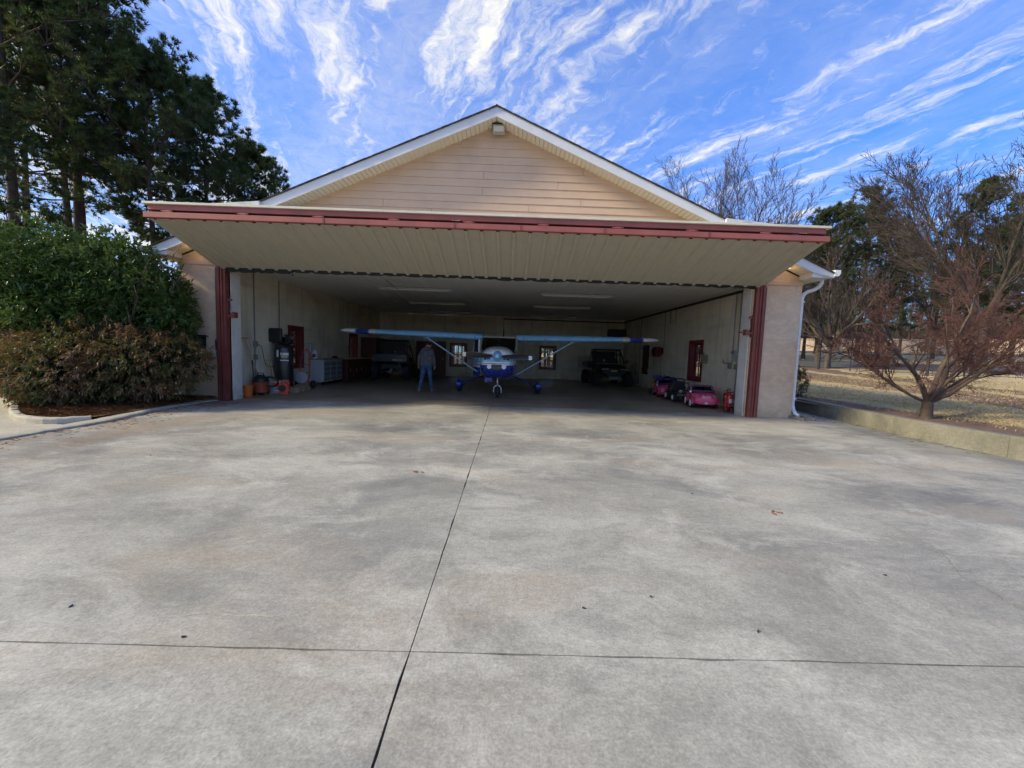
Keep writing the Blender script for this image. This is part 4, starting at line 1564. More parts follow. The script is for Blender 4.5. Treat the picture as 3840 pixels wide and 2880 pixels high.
# ------------------------------------------------------------------ utility vehicles
def make_utv(name, label, loc, rz, body, scale=1.0, tall=1.0):
    r = thing(name, label, 'utility vehicle', loc, rz)
    r.scale = (scale, 1, scale * tall)
    # +y is forward; cargo box at the back
    m = MB()
    m.box((0, -.95, .90), (1.42, .98, .05))
    m.box((-.70, -.95, 1.06), (.05, .98, .30)); m.box((.70, -.95, 1.06), (.05, .98, .30)); m.box((0, -.47, 1.06), (1.34, .04, .30))
    m.build('cargo_box', body, r, bevel=.015)
    m = MB(); m.box((0, -1.455, 1.045), (1.40, .05, .33)); m.box((0, -1.487, 1.12), (.9, .012, .1)); tg = m.build('tailgate', body, r, bevel=.012)
    if name == 'utility_vehicle':
        lettering('POLARIS', 'lettering white', .10, rot_xyz(math.pi / 2, 0, 0, (.38, -1.484, .945)), tg, 'lettering', .002, 0, 1.15)
    for s in (-1, 1):
        m = MB(); m.box((s * .745, -1.43, 1.06), (.07, .05, .22)); m.build('tail_lamp', 'tail lamp red', r, bevel=.01)
        m = MB(); m.box((s * .745, -1.43, .93), (.06, .045, .03)); m.build('marker_lamp', 'lamp lens', r)
    m = MB(); m.box((0, -.05, .62), (1.3, 1.7, .22)); m.box((0, .35, .50), (1.40, 1.0, .10)); m.build('floor_pan', 'utv black', r, bevel=.03)
    # nose
    m = MB()
    rings = [sup(.62, .66, .62, 1.12, 20, 4), sup(.95, .68, .60, 1.10, 20, 4), sup(1.28, .62, .62, 1.0, 20, 4), sup(1.42, .52, .66, .92, 20, 4)]
    m.loft(rings); m.build('hood_panel', body, r, smooth=True)
    m = MB(); m.box((0, 1.45, .70), (.8, .08, .2)); m.box((0, 1.43, .52), (.5, .1, .18)); m.build('front_bumper', 'utv black', r, bevel=.02)
    m = MB(); m.tube([(-.78, 1.25, 1.13), (-.6, 1.40, 1.16), (.6, 1.40, 1.16), (.78, 1.25, 1.13)], .022, 8); m.build('brush_bar', 'bare aluminium', r, smooth=True)
    for sx in (-.50, -.33, .33, .50):
        m = MB(); m.box((sx, 1.432, .885), (.13, .03, .03)); m.build('headlamp_strip', 'lamp lens', r, bevel=.006)
    m = MB(); m.box((0.04, 1.50, .80), (.26, .05, .09)); m.build('winch', 'label yellow', r, bevel=.01)
    m = MB(); m.box((0, 1.5, .44), (.44, .02, .16)); m.build('skid_plate', 'utv steel', r, bevel=.01)
    # cage, roof, seats
    m = MB()
    for s in (-1, 1):
        m.tube([(s * .66, .72, 1.08), (s * .60, .35, 1.62), (s * .58, .1, 1.84), (s * .58, -.42, 1.85), (s * .64, -.46, 1.3), (s * .66, -.46, .8)], .028, 8)
        m.tube([(s * .66, .15, .75), (s * .6, .1, 1.84)], .026, 8)
    for yy, zz in ((.1, 1.84), (-.42, 1.85), (.35, 1.62)):
        m.tube([(-.59, yy, zz), (.59, yy, zz)], .026, 8)
    m.build('roll_cage', 'utv black', r, smooth=True)
    m = MB(); m.box((0, -.15, 1.89), (1.24, .72, .04)); m.build('roof_panel', 'utv black', r, bevel=.015)
    m = MB(); m.box((0, -.47, 1.57), (1.12, .008, .42)); m.build('rear_window', 'cockpit dark', r)
    m = MB()
    for sx in (-.31, .31):
        m.box((sx, -.05, .88), (.52, .5, .14)); m.box((sx, -.33, 1.15), (.5, .12, .5)); m.box((sx, -.34, 1.45), (.24, .08, .12))
    m.build('seat', 'utv black', r, bevel=.03)
    m = MB(); m.tube([(-.3 + .16 * math.cos(t), .32 + .05 * math.sin(t), 1.18 + .15 * math.sin(t)) for t in np.linspace(0, 6.28, 17)], .016, 6); m.build('steering_wheel', 'utv black', r, smooth=True)
    # fenders, suspension, wheels
    for sy in (-1, 1):
        yw = -.98 if sy < 0 else 1.0
        for s in (-1, 1):
            m = MB()
            pts = []
            for t in np.linspace(.15, 2.95, 9):
                pts.append((yw + .40 * math.cos(t), .36 + .40 * math.sin(t)))
            ring = pts + [(p[0] * .0 + yw + (p[0] - yw) * .93, .36 + (p[1] - .36) * .93) for p in reversed(pts)]
            m.prism(ring, s * .52, s * .82, 'yz'); m.build('fender', body, r)
            m = MB(); m.tube([(s * .12, yw, .42), (s * .62, yw, .34)], .018, 6); m.tube([(s * .12, yw - .05, .56), (s * .62, yw - .02, .48)], .018, 6)
            m.build('suspension_arm', 'utv steel', r)
            m = MB(); m.tube([(s * .46, yw - .06 * sy, .44), (s * .30, yw - .02, .86)], .03, 8); m.build('shock_absorber', 'utv steel', r, smooth=True)
            t_ = MB(); t_.lathe([(.16, -.12), (.27, -.135), (.325, -.10), (.335, 0), (.325, .10), (.27, .135), (.16, .12)], 26, rot_xyz(0, math.pi / 2, 0, (0, 0, 0)))
            for k in range(18):
                a = 2 * math.pi * k / 18
                for q in (-1, 1):
                    t_.box((q * .06, .338 * math.cos(a + q * .08), .338 * math.sin(a + q * .08)), (.1, .03, .045), Matrix.Rotation(a, 3, 'X'))
            w_ = t_.build('wheel', 'tyre', r, smooth=True, loc=(s * .72, yw, .342))
            m = MB(); m.lathe([(.03, -.05), (.16, -.06), (.165, .05), (.10, .08), (.02, .09)], 16, rot_xyz(0, s * math.pi / 2, 0)); m.build('rim', 'utv steel', w_, smooth=True)
    m = MB(); m.lathe([(.05, -.1), (.10, -.05), (.11, .05), (.05, .1)], 14, rot_xyz(math.pi / 2, 0, 0, (0, -1.0, .46))); m.build('differential', 'utv steel', r, smooth=True)
    m = MB(); m.tube([(-.12, -1.3, .40), (-.12, -1.42, .40), (.12, -1.42, .40), (.12, -1.3, .40)], .02, 6); m.box((0, -1.46, .38), (.07, .1, .07)); m.build('hitch', 'utv steel', r)
    return r


make_utv('utility_vehicle', 'dark navy utility vehicle with cargo box, parked tail-out behind the walking person', (-5.55, 19.5, .002), math.radians(3), 'utv navy', 1.0)
make_utv('utility_vehicle', 'black utility vehicle with roll cage facing out in the far right corner', (4.95, 19.9, .002), math.radians(183), 'utv black', 1.1, .86)

# ------------------------------------------------------------------ left side of the hangar
# bucket
b_ = thing('bucket', 'bright orange plastic bucket with a printed label beside the left door post', 'bucket', (-7.21, 10.86, .002))
m = MB(); m.lathe([(.001, .004), (.125, .0), (.135, .02), (.155, .29), (.163, .29), (.165, .32), (.155, .32), (.145, .30), (.118, .03), (.001, .028)], 28, caps=False); m.build('pail', 'orange plastic', b_, smooth=True)
m = MB()
for a0, a1, z0, z1, nm, mt in ((-2.35, -1.55, .06, .23, 'label', 'label white'),):
    rg = [[((.1375 + .06 * zz) * math.cos(a) , (.1375 + .06 * zz) * math.sin(a), zz) for a in np.linspace(a0, a1, 7)] for zz in (z0, z1)]
    m.loft(rg, closed=False)
lb_ = m.build('label', 'label white', b_)
m = MB(); m.loft([[((.139 + .06 * zz) * math.cos(a), (.139 + .06 * zz) * math.sin(a), zz) for a in np.linspace(-2.3, -1.6, 7)] for zz in (.12, .19)], closed=False); m.build('label_print', 'label blue', lb_)
m = MB(); m.tube([(.16 * math.cos(a), .16 * math.sin(a), .30 - .10 * math.sin((a) / 1)) for a in np.linspace(3.14, 6.28, 12)][::-1], .004, 5); m.build('bail_handle', 'grey steel', b_)

# shop vacuum
v = thing('shop_vacuum', 'orange and black shop vacuum with coiled hose behind the orange bucket', 'vacuum', (-7.18, 11.42, .002))
m = MB(); m.lathe([(.17, .06), (.19, .08), (.20, .36), (.205, .38)], 26); m.build('drum', 'dark orange', v, smooth=True)
m = MB(); m.lathe([(.212, .37), (.215, .42), (.17, .50), (.13, .55), (.06, .58), (.01, .585)], 26); m.tube([(-.1, 0, .56), (-.08, 0, .63), (.08, 0, .63), (.1, 0, .56)], .016, 6); m.build('motor_head', 'black plastic', v, smooth=True)
m = MB(); m.tube([(.16, -.05, .47), (.26, -.04, .53), (.40, -.02, .50), (.50, 0, .42), (.49, .02, .33), (.40, .02, .27), (.28, .0, .26), (.21, -.04, .28)], .028, 9); m.build('hose', 'black plastic', v, smooth=True)
m = MB(); m.tube([(-.13, -.2, .03), (-.10, -.16, .55), (-.15, -.13, 1.0)], [.02, .018, .018], 8); m.box((-.13, -.22, .02), (.26, .07, .03)); m.build('wand', 'black plastic', v)
for k in range(4):
    a = math.pi / 4 + k * math.pi / 2
    m = MB(); disc(m, (.18 * math.cos(a), .18 * math.sin(a), .035), (1, 0, 0), .035, .03, 12); m.box((.18 * math.cos(a), .18 * math.sin(a), .065), (.04, .05, .03)); m.build('caster', 'black plastic', v)

# crate
c_ = thing('plastic_crate', 'pale blue grey plastic crate behind the vacuum hose', 'crate', (-6.93, 11.95, .002), .1)
m = MB()
for z0 in (.04, .14, .24, .34):
    for s in (-1, 1):
        m.box((0, s * .17, z0), (.34, .016, .055)); m.box((s * .17, 0, z0), (.016, .34, .055))
for sx in (-1, 1):
    for sy in (-1, 1):
        m.box((sx * .165, sy * .165, .2), (.03, .03, .4))
m.box((0, 0, .012), (.32, .32, .02)); m.build('slats', 'crate blue grey', c_)
m = MB(); m.box((0, .0, .2), (.3, .3, .3)); m.build('rag', 'label white', c_, bevel=.05)

# broom, leaning
br = thing('push_broom', 'long wooden-handled broom leaning on the left wall by the outlets', 'broom', (-7.40, 11.1, .002))
m = MB(); m.tube([(.14, .62, .03), (0, 0, 1.60)], .013, 8); m.build('handle', 'pale wood', br)
m = MB(); m.box((.0, 0, 1.615), (.05, .24, .03)); m.build('head', 'bench wood', br)
# folded sawhorse
sw = thing('folded_sawhorse', 'yellow wooden folding trestle leaning against the left wall near the compressor', 'trestle', (-7.35, 12.02, .002))
for yy in (0, .17):
    m = MB(); m.tube([(.0, yy - .02, 1.0), (.20, yy, .0)], .016, 6); m.build('leg', 'yellow wood', sw)
m = MB(); m.box((.01, .065, .98), (.05, .22, .05)); m.box((.12, .075, .42), (.03, .17, .04)); m.build('rail', 'yellow wood', sw)

# conduits and outlets on the left wall
def conduit(label, x, pts, parts, s):
    r = thing('wall_conduit', label, 'conduit', (x, pts[0][0], 0))
    y0 = pts[0][0]
    m = MB(); m.tube([(s * .03, p[0] - y0, p[1]) for p in pts], .017, 7); m.build('pipe', 'pale conduit', r, smooth=True)
    for (y, z, w_, h_, nm, mt) in parts:
        m = MB(); m.box((s * .04, y - y0, z), (.075, w_, h_)); m.box((s * .08, y - y0, z), (.012, w_ * .7, h_ * .75)); m.build(nm, mt, r, bevel=.006)
    return r


conduit('steel conduit with two outlets on the left wall near the door', XLW, [(11.65, HC - .02), (11.65, .5), (11.66, .1)], [(11.66, 1.47, .13, .17, 'outlet_box', 'pale conduit'), (11.66, 1.08, .11, .15, 'outlet_box', 'pale conduit')], 1)
conduit('thin conduit running down the left wall above the air compressor', XLW, [(12.9, HC - .02), (12.9, 1.5)], [], 1)
eb = conduit('grey electrical box with hanging cable on the left wall beside the window', XLW, [(14.78, 1.2), (14.76, .8), (14.79, .4), (14.76, .25)], [(14.78, 1.38, .34, .40, 'breaker_box', 'box grey'), (14.76, .22, .06, .1, 'plug', 'label white')], 1)
m = MB(); m.box((.105, -.05, 1.39), (.01, .09, .34)); m.build('paper_notice', 'label white', eb)
cd = MB()
cd.tube([(-7.42, 11.72, 1.46), (-7.36, 11.78, 1.40), (-7.33, 11.82, 1.1), (-7.32, 11.9, .85), (-7.28, 12.05, .78), (-7.2, 12.2, .82)], .008, 6)
tag(cd.build('power_cord', 'black plastic', None, smooth=True), 'thin black cord drooping from the left wall outlet to the compressor', 'cord')

# pallet and compressor
p_ = thing('wooden_pallet', 'small wooden pallet under the black air compressor', 'pallet', (-6.98, 12.62, .002), .05)
for k in range(5):
    m = MB(); m.box((-.36 + k * .18, 0, .13), (.14, .82, .02)); m.build('plank', 'pale wood', p_)
for yy in (-.36, 0, .36):
    m = MB(); m.box((0, yy, .06), (.86, .08, .118)); m.build('bearer', 'pale wood', p_)
for k in range(3):
    m = MB(); m.box((-.36 + k * .36, 0, -.009 + .01), (.12, .82, .016)); m.build('plank', 'pale wood', p_)
a_ = thing('air_compressor', 'tall black upright air compressor with stickers beside the left window', 'compressor', (-7.14, 12.55, .142))
m = MB(); m.lathe([(.10, .02), (.20, .05), (.255, .12), (.27, .2), (.27, 1.18), (.255, 1.27), (.19, 1.34), (.08, 1.37)], 30); m.build('tank', 'black paint', a_, smooth=True)
m = MB(); m.box((0, 0, 1.385), (.5, .42, .03))
for k in range(3):
    a = .5 + k * 2.09
    m.box((.22 * math.cos(a), .22 * math.sin(a), .05), (.06, .06, .11))
m.build('mount_plate', 'black plastic', a_)
m = MB(); m.box((-.16, -.16, 1.62), (.42, .11, .44)); m.build('belt_guard', 'black plastic', a_, bevel=.05)
m = MB(); m.lathe([(.09, -.14), (.10, -.1), (.10, .1), (.09, .14)], 18, rot_xyz(math.pi / 2, 0, 0, (-.16, .1, 1.5))); m.build('motor', 'black plastic', a_, smooth=True)
m = MB(); m.box((.17, .0, 1.48), (.17, .22, .18)); m.box((.17, .0, 1.63), (.2, .2, .05)); m.box((.17, 0, 1.58), (.14, .16, .08)); m.tube([(.26, -.06, 1.60), (.29, -.08, 1.5), (.24, -.1, 1.42)], .014, 6); m.build('pump_head', 'utv black', a_, bevel=.01)
m = MB(); disc(m, (.275, -.05, 1.56), (1, -.3, 0), .055, .07, 14); m.build('air_filter', 'utv steel', a_, smooth=True)


def wrap(z0, z1, a0, a1, mt, nm, par, R_=.2715):
    m = MB(); m.loft([[(R_ * math.cos(a), R_ * math.sin(a), zz) for a in np.linspace(a0, a1, 8)] for zz in (z0, z1)], closed=False)
    return m.build(nm, mt, par, smooth=True)


wrap(.95, 1.16, -1.85, -1.62, 'label white', 'sticker', a_)
wrap(1.0, 1.08, -1.40, -.55, 'label white', 'sticker', a_)
wrap(.925, .985, -1.36, -.6, 'label yellow', 'sticker', a_)
wrap(.83, .86, -1.45, -.55, 'label white', 'sticker', a_)
wrap(1.02, 1.06, -1.32, -1.15, 'utv steel', 'sticker', a_, .2725)

# blower
bw = thing('blower', 'small orange red blower on the floor in front of the compressor', 'blower', (-6.72, 11.78, .002), .3)
m = MB(); m.lathe([(.02, -.09), (.14, -.085), (.155, -.05), (.155, .05), (.14, .085), (.02, .09)], 24, rot_xyz(math.pi / 2, 0, 0, (0, 0, .20))); m.box((0, 0, .03), (.26, .2, .05)); m.box((-.18, 0, .28), (.22, .14, .10)); m.box((.09, 0, .12), (.12, .17, .2)); m.build('housing', 'orange red plastic', bw, smooth=True, bevel=.01)
m = MB(); disc(m, (-.02, -.093, .18), (0, 1, 0), .095, .012, 20); m.build('intake_grille', 'black plastic', bw, smooth=True)
m = MB(); m.tube([(-.06, 0, .34), (-.03, 0, .41), (.10, 0, .41), (.14, 0, .33), (.13, 0, .22)], .022, 8); m.build('handle', 'orange red plastic', bw, smooth=True)

# drum fan with orange hose ring
fn = thing('drum_fan', 'round grey floor fan with orange rim beside the red hand truck', 'fan', (-6.95, 13.25, .15))
m = MB(); m.lathe([(.01, -.05), (.19, -.05), (.205, -.03), (.205, .03), (.19, .05), (.01, .05)], 28, rot_xyz(math.pi / 2, 0, 0, (0, 0, .24))); m.build('guard', 'crate blue grey', fn, smooth=True)
m = MB(); m.tube([(.215 * math.cos(t), 0, .24 + .215 * math.sin(t)) for t in np.linspace(0, 2 * math.pi, 29)], .014, 6); m.build('rim', 'orange plastic', fn, smooth=True)
m = MB()
for k in range(4):
    m.lathe([(.05 + k * .04, -.056), (.055 + k * .04, -.056), (.055 + k * .04, -.052), (.05 + k * .04, -.052)], 24, rot_xyz(math.pi / 2, 0, 0, (0, -.0, .24)), False)
m.build('guard_ring', 'box grey', fn)
m = MB(); m.box((0, 0, -.07), (.3, .22, .16)); m.build('stand', 'pale wood', fn, bevel=.01)

# hand truck
ht = thing('hand_truck', 'red steel hand truck leaning below the left window', 'hand truck', (-7.02, 13.62, .002))
m = MB()
for s in (-1, 1):
    m.tube([(s * .17, -.12, .05), (s * .17, -.02, .6), (s * .15, .06, 1.1), (s * .11, .10, 1.26), (0, .12, 1.34)], .017, 8)
for t, zz in ((-.07, .3), (-.03, .55), (.02, .82)):
    m.tube([(-.17, t, zz), (.17, t, zz)], .013, 7)
m.build('frame', 'red paint', ht, smooth=True)
m = MB(); m.box((0, -.22, .035), (.38, .22, .012)); m.build('toe_plate', 'red paint', ht)
m = MB(); m.tube([(-.26, 0, .14), (.26, 0, .14)], .012, 7); m.build('axle', 'grey steel', ht)
for s in (-1, 1):
    m = MB(); m.lathe([(.04, -.04), (.11, -.05), (.135, -.03), (.138, 0), (.135, .03), (.11, .05), (.04, .04)], 22, rot_xyz(0, math.pi / 2, 0, (s * .26, 0, .14))); wl = m.build('wheel', 'tyre', ht, smooth=True)
    m = MB(); m.lathe([(.01, -.042), (.06, -.042), (.06, .042), (.01, .042)], 16, rot_xyz(0, math.pi / 2, 0, (s * .26, 0, .14))); m.build('rim', 'utv steel', wl, smooth=True)

# workbench cabinet
wb = thing('tool_cabinet', 'grey steel tool cabinet on casters with wooden top along the left wall', 'cabinet', (-7.2, 15.6, .002))
m = MB(); m.box((0, 0, .54), (.54, 1.66, .82)); m.build('carcass', 'cabinet grey', wb, bevel=.008)
m = MB(); m.box((0.01, 0, .972), (.60, 1.72, .04)); m.build('worktop', 'bench wood', wb, bevel=.006)
for k, y in enumerate((-.55, 0, .55)):
    for j in range(4):
        m = MB(); m.box((.276, y, .25 + j * .19), (.018, .50, .17)); dw = m.build('drawer', 'cabinet drawer', wb, bevel=.004)
        m = MB(); m.box((.292, y, .30 + j * .19), (.014, .4, .018)); m.build('handle', 'bare aluminium', dw)
for sx in (-.2, .2):
    for y in (-.72, .72):
        m = MB(); disc(m, (sx, y, .055), (1, 0, 0), .053, .035, 14); m.box((sx, y, .11), (.05, .07, .04)); m.build('caster', 'black plastic', wb, smooth=True)
jg = thing('plastic_jug', 'white plastic jug with blue and red label on the tool cabinet', 'jug', (-7.33, 14.93, .996))
m = MB(); m.loft([[(x, y, z) for x, y, _ in [(p[0], p[2], 0) for p in sup(0, hw, -hd_, hd_, 18, 4)]] for z, hw, hd_ in ((0, .085, .06), (.02, .092, .066), (.2, .092, .066), (.25, .07, .05), (.275, .03, .03), (.30, .028, .028))]); m.build('body', 'label white', jg, smooth=True)
m = MB(); m.box((0, -.068, .11), (.13, .004, .13)); lb_ = m.build('label', 'label blue', jg)
m = MB(); m.box((0, -.0695, .15), (.10, .004, .045)); m.build('label_band', 'label red', lb_)
m = MB(); disc(m, (0, 0, .305), (0, 0, 1), .032, .03, 14); m.build('cap', 'label white', jg)
gv = MB()
gv.loft([[(x * k, y * k, z) for x, _, y in sup(0, .13, -.09, .09, 14, 2.2)] for z, k in ((0, 1), (.05, .95), (.09, .6), (.11, .2))])
o = gv.build('work_gloves', 'cockpit dark', None, smooth=True, loc=(-7.1, 16.15, .996))
tag(o, 'crumpled dark work gloves at the far end of the tool cabinet', 'gloves')

# maroon cabinets in the far left corner
def cabinet(label, x0, x1, y0, y1, h, doors, face):
    r = thing('storage_cabinet', label, 'cabinet', ((x0 + x1) / 2, (y0 + y1) / 2, .002))
    m = MB(); m.box((0, 0, h / 2), (x1 - x0, y1 - y0, h)); m.build('carcass', 'maroon cabinet', r, bevel=.006)
    for k in range(doors):
        m = MB()
        if face == 'y':
            w_ = (x1 - x0) / doors
            m.box((-(x1 - x0) / 2 + w_ * (k + .5), -(y1 - y0) / 2 - .011, h / 2), (w_ - .02, .02, h - .1))
        else:
            w_ = (y1 - y0) / doors
            m.box(((x1 - x0) / 2 + .011, -(y1 - y0) / 2 + w_ * (k + .5), h / 2), (.02, w_ - .02, h - .1))
        d_ = m.build('door', 'maroon cabinet', r, bevel=.006)
        m = MB(); bb = d_.data.vertices[0].co
        cx = sum((v.co for v in d_.data.vertices), Vector()) / 8
        m.box((cx.x, cx.y, cx.z) if face != 'y' else (cx.x + w_ * .35, cx.y - .02, cx.z), (.06, .02, .12) if face != 'y' else (.02, .02, .12)); m.build('handle', 'grey steel', d_)
    return r


cabinet('low maroon base cabinets along the left wall beyond the grey tool cabinet', -7.48, -6.86, 16.75, 19.9, .94, 5, 'x')
cabinet('tall maroon locker against the left wall behind the low cabinets', -7.48, -6.75, 19.95, 21.6, 2.0, 2, 'x')
cabinet('tall dark maroon cupboard on the back wall behind the walking person', -5.25, -3.65, 22.35, 22.87, 1.96, 3, 'y')
pn = MB(); pn.box((-7.15, 18.3, .962), (.66, 3.12, .03))
o = pn.build('counter_top', 'pale wood', None, bevel=.005)
tag(o, 'pale wooden counter top lying on the low maroon cabinets', 'counter top')

# ------------------------------------------------------------------ right side of the hangar
def toy_car(name, label, loc, rz, top='open'):
    r = thing(name, label, 'toy car', loc, rz)
    # front is -y
    m = MB()
    rings = [sup(-.63, .20, .17, .29, 24, 3.2), sup(-.61, .285, .125, .335, 24, 3.4), sup(-.52, .335, .10, .39, 24, 3.4), sup(-.36, .36, .09, .43, 24, 3.4), sup(-.12, .365, .09, .455, 24, 3.6),
             sup(.2, .365, .09, .45, 24, 3.6), sup(.42, .355, .10, .46, 24, 3.4), sup(.58, .32, .12, .44, 24, 3.2), sup(.65, .24, .16, .38, 24, 3.0)]
    m.loft(rings); bd = m.build('body', 'toy pink', r, smooth=True)
    for s in (-1, 1):
        for yy in (-.37, .38):
            m = MB(); m.lathe([(.05, -.05), (.125, -.055), (.135, -.03), (.135, .03), (.125, .055), (.05, .05)], 24, rot_xyz(0, math.pi / 2, 0, (s * .325, yy, .137))); wl = m.build('wheel', 'tyre', r, smooth=True)
            m = MB(); m.lathe([(.01, .0), (.03, .015), (.085, .012), (.105, .0), (.105, -.02), (.01, -.02)], 20, rot_xyz(0, s * math.pi / 2, 0, (s * .385, yy, .137)))
            for k in range(6):
                a = k * math.pi / 3
                m.box((s * .395, yy + .06 * math.cos(a), .137 + .06 * math.sin(a)), (.012, .07, .022), Matrix.Rotation(a, 3, 'X'))
            m.build('rim', 'label white' if name == 'toy_car' else 'chrome', wl, smooth=True)
            m = MB()
            pts = [(yy + .155 * math.cos(t), .137 + .155 * math.sin(t)) for t in np.linspace(-.1, 3.24, 12)]
            inn = [(yy + .138 * math.cos(t), .137 + .138 * math.sin(t)) for t in np.linspace(3.24, -.1, 12)]
            m.prism(pts + inn, s * .33, s * .372, 'yz'); m.build('wheel_arch', 'toy pink', r)
    # windscreen with frame, dash, seats
    m = MB()
    m.add([(-.31, -.20, .43), (.31, -.20, .43), (.25, .02, .62), (-.25, .02, .62), (-.31, -.185, .43), (.31, -.185, .43), (.25, .035, .62), (-.25, .035, .62)], [(0, 1, 2, 3), (7, 6, 5, 4), (0, 4, 5, 1), (1, 5, 6, 2), (2, 6, 7, 3), (3, 7, 4, 0)])
    m.build('windscreen', 'grey toy glass', r)
    m = MB(); m.tube([(-.33, -.22, .42), (-.28, -.0, .62), (-.22, .04, .645), (.22, .04, .645), (.28, 0, .62), (.33, -.22, .42)], .018, 7)
    m.tube([(-.28, 0, .62), (-.29, .3, .60), (-.33, .5, .46)], .016, 6); m.tube([(.28, 0, .62), (.29, .3, .60), (.33, .5, .46)], .016, 6)
    m.build('windscreen_frame', 'toy purple', r, smooth=True)
    m = MB(); m.box((0, -.08, .46), (.56, .16, .09)); m.build('dashboard', 'toy purple', r, bevel=.02)
    for sx in (-.15, .15):
        m = MB(); m.box((sx, .24, .50), (.22, .09, .24)); m.box((sx, .1, .42), (.22, .24, .06)); m.build('seat', 'toy pale pink', r, bevel=.03)
    for s in (-1, 1):
        m = MB(); m.loft([sup(-.575, .02, .335, .345, 10, 2, s * .26), sup(-.53, .06, .35, .385, 10, 2, s * .245), sup(-.45, .03, .385, .41, 10, 2, s * .22)]); m.build('headlamp', 'toy silver', r, smooth=True)
        m = MB(); m.lathe([(.005, -.03), (.035, -.02), (.045, .02), (.03, .04)], 12, rot_xyz(math.pi / 2, 0, 0, (s * .36, -.17, .46))); m.build('mirror', 'toy pink' if s > 0 else 'toy silver', r, smooth=True)
    m = MB(); m.box((0, -.60, .262), (.44, .03, .032)); m.box((0, -.618, .165), (.40, .02, .04)); m.build('grille', 'toy grey', r, bevel=.01)
    m = MB(); m.box((0, -.632, .165), (.08, .012, .05)); m.build('number_plate', 'label white', r)
    if name == 'toy_car':
        lettering('Barbie', 'lettering white', .125, rot_xyz(math.radians(62), 0, 0, (0, -.605, .345)), r, 'lettering', .004, .35, .75)
        m = MB(); m.box((0, .02, .575), (.38, .01, .03)); m.build('windscreen_strip', 'toy silver', r)
    return r


toy_car('toy_car', 'pink ride-on toy car with lettering, nose towards the apron by the fire extinguishers', (5.97, 11.95, .002), math.radians(-14))
t2 = toy_car('ride_on_car', 'second pink ride-on toy car seen side-on, behind the black toy truck', (5.98, 14.75, .002), math.radians(-8))
tr = MB()
gxs, gys = np.linspace(-.33, .33, 10), np.linspace(-.25, .42, 10)
vs = [(x, y, .50 + .10 * math.exp(-((x * 3) ** 2)) + .03 * math.sin(x * 17 + y * 11) + .02 * math.sin(y * 23) - .12 * max(0, abs(x) - .25) / .08) for x in gxs for y in gys]
fs = [(i * 10 + j, (i + 1) * 10 + j, (i + 1) * 10 + j + 1, i * 10 + j + 1) for i in range(9) for j in range(9)]
tr.add([(x, y, z + .13) for x, y, z in vs] + [(x, y, z + .118) for x, y, z in vs], fs + [tuple(100 + k for k in reversed(f)) for f in fs])
o = tr.build('blue_tarp', 'blue tarp', None, smooth=True, loc=(6.08, 14.95, .0))
tag(o, 'blue folded tarp lying over the second pink toy car', 'tarp')

# black ride-on truck
bt = thing('ride_on_truck', 'black ride-on toy truck parked between the two pink toy cars', 'toy truck', (5.93, 13.35, .002), math.radians(-6))
m = MB(); m.box((0, -.34, .33), (.50, .42, .20)); m.box((0, .05, .24), (.56, .5, .10)); m.box((0, .42, .36), (.54, .34, .24)); m.build('body', 'black paint', bt, bevel=.03)
m = MB(); m.box((0, .22, .48), (.42, .08, .36)); m.box((0, .10, .33), (.42, .24, .08)); m.build('seat', 'black plastic', bt, bevel=.03)
m = MB()
for s in (-1, 1):
    m.tube([(s * .25, -.16, .42), (s * .23, -.04, .62)], .016, 6); m.tube([(s * .25, .42, .48), (s * .23, .30, .72), (s * .12, .28, .75)], .018, 6)
m.tube([(-.23, -.04, .62), (.23, -.04, .62)], .016, 6); m.tube([(-.12, .28, .75), (.12, .28, .75)], .018, 6); m.build('roll_bar', 'black plastic', bt, smooth=True)
m = MB(); m.box((0, -.56, .25), (.56, .06, .08)); m.tube([(-.24, -.60, .36), (.24, -.60, .36)], .016, 6); m.build('bumper', 'utv steel', bt, bevel=.01)
for s in (-1, 1):
    m = MB(); disc(m, (s * .17, -.56, .37), (0, 1, 0), .045, .03, 14); m.build('headlamp', 'lamp lens', bt, smooth=True)
    for yy in (-.36, .40):
        m = MB(); m.lathe([(.05, -.06), (.13, -.07), (.15, -.04), (.15, .04), (.13, .07), (.05, .06)], 22, rot_xyz(0, math.pi / 2, 0, (s * .30, yy, .152))); wl = m.build('wheel', 'tyre', bt, smooth=True)
        m = MB(); m.lathe([(.01, .03), (.07, .02), (.085, 0), (.085, -.02), (.01, -.02)], 16, rot_xyz(0, s * math.pi / 2, 0, (s * .36, yy, .152))); m.build('rim', 'label white', wl, smooth=True)
        m = MB(); m.box((s * .27, yy, .325), (.16, .36, .03)); m.build('fender', 'black plastic', bt, bevel=.012)

# wheeled yellow compressor with U handle
yc = thing('wheeled_compressor', 'old yellow wheeled air compressor with a long tubular handle by the right wall', 'compressor', (6.05, 15.72, .002))
m = MB(); m.lathe([(.02, -.26), (.15, -.24), (.24, -.18), (.255, -.1), (.255, .1), (.24, .18), (.15, .24), (.02, .26)], 26, rot_xyz(0, math.pi / 2, 0, (0, 0, .34))); m.build('tank', 'compressor yellow', yc, smooth=True)
for s in (-1, 1):
    m = MB(); disc(m, (s * .30, -.06, .115), (1, 0, 0), .113, .05, 18); wl = m.build('wheel', 'tyre', yc, smooth=True)
    m = MB(); disc(m, (s * .33, -.06, .115), (1, 0, 0), .045, .02, 12); m.build('hub', 'utv steel', wl, smooth=True)
m = MB(); m.tube([(-.31, -.06, .115), (.31, -.06, .115)], .012, 6); m.box((.0, .18, .07), (.08, .05, .14)); m.build('axle', 'utv steel', yc)
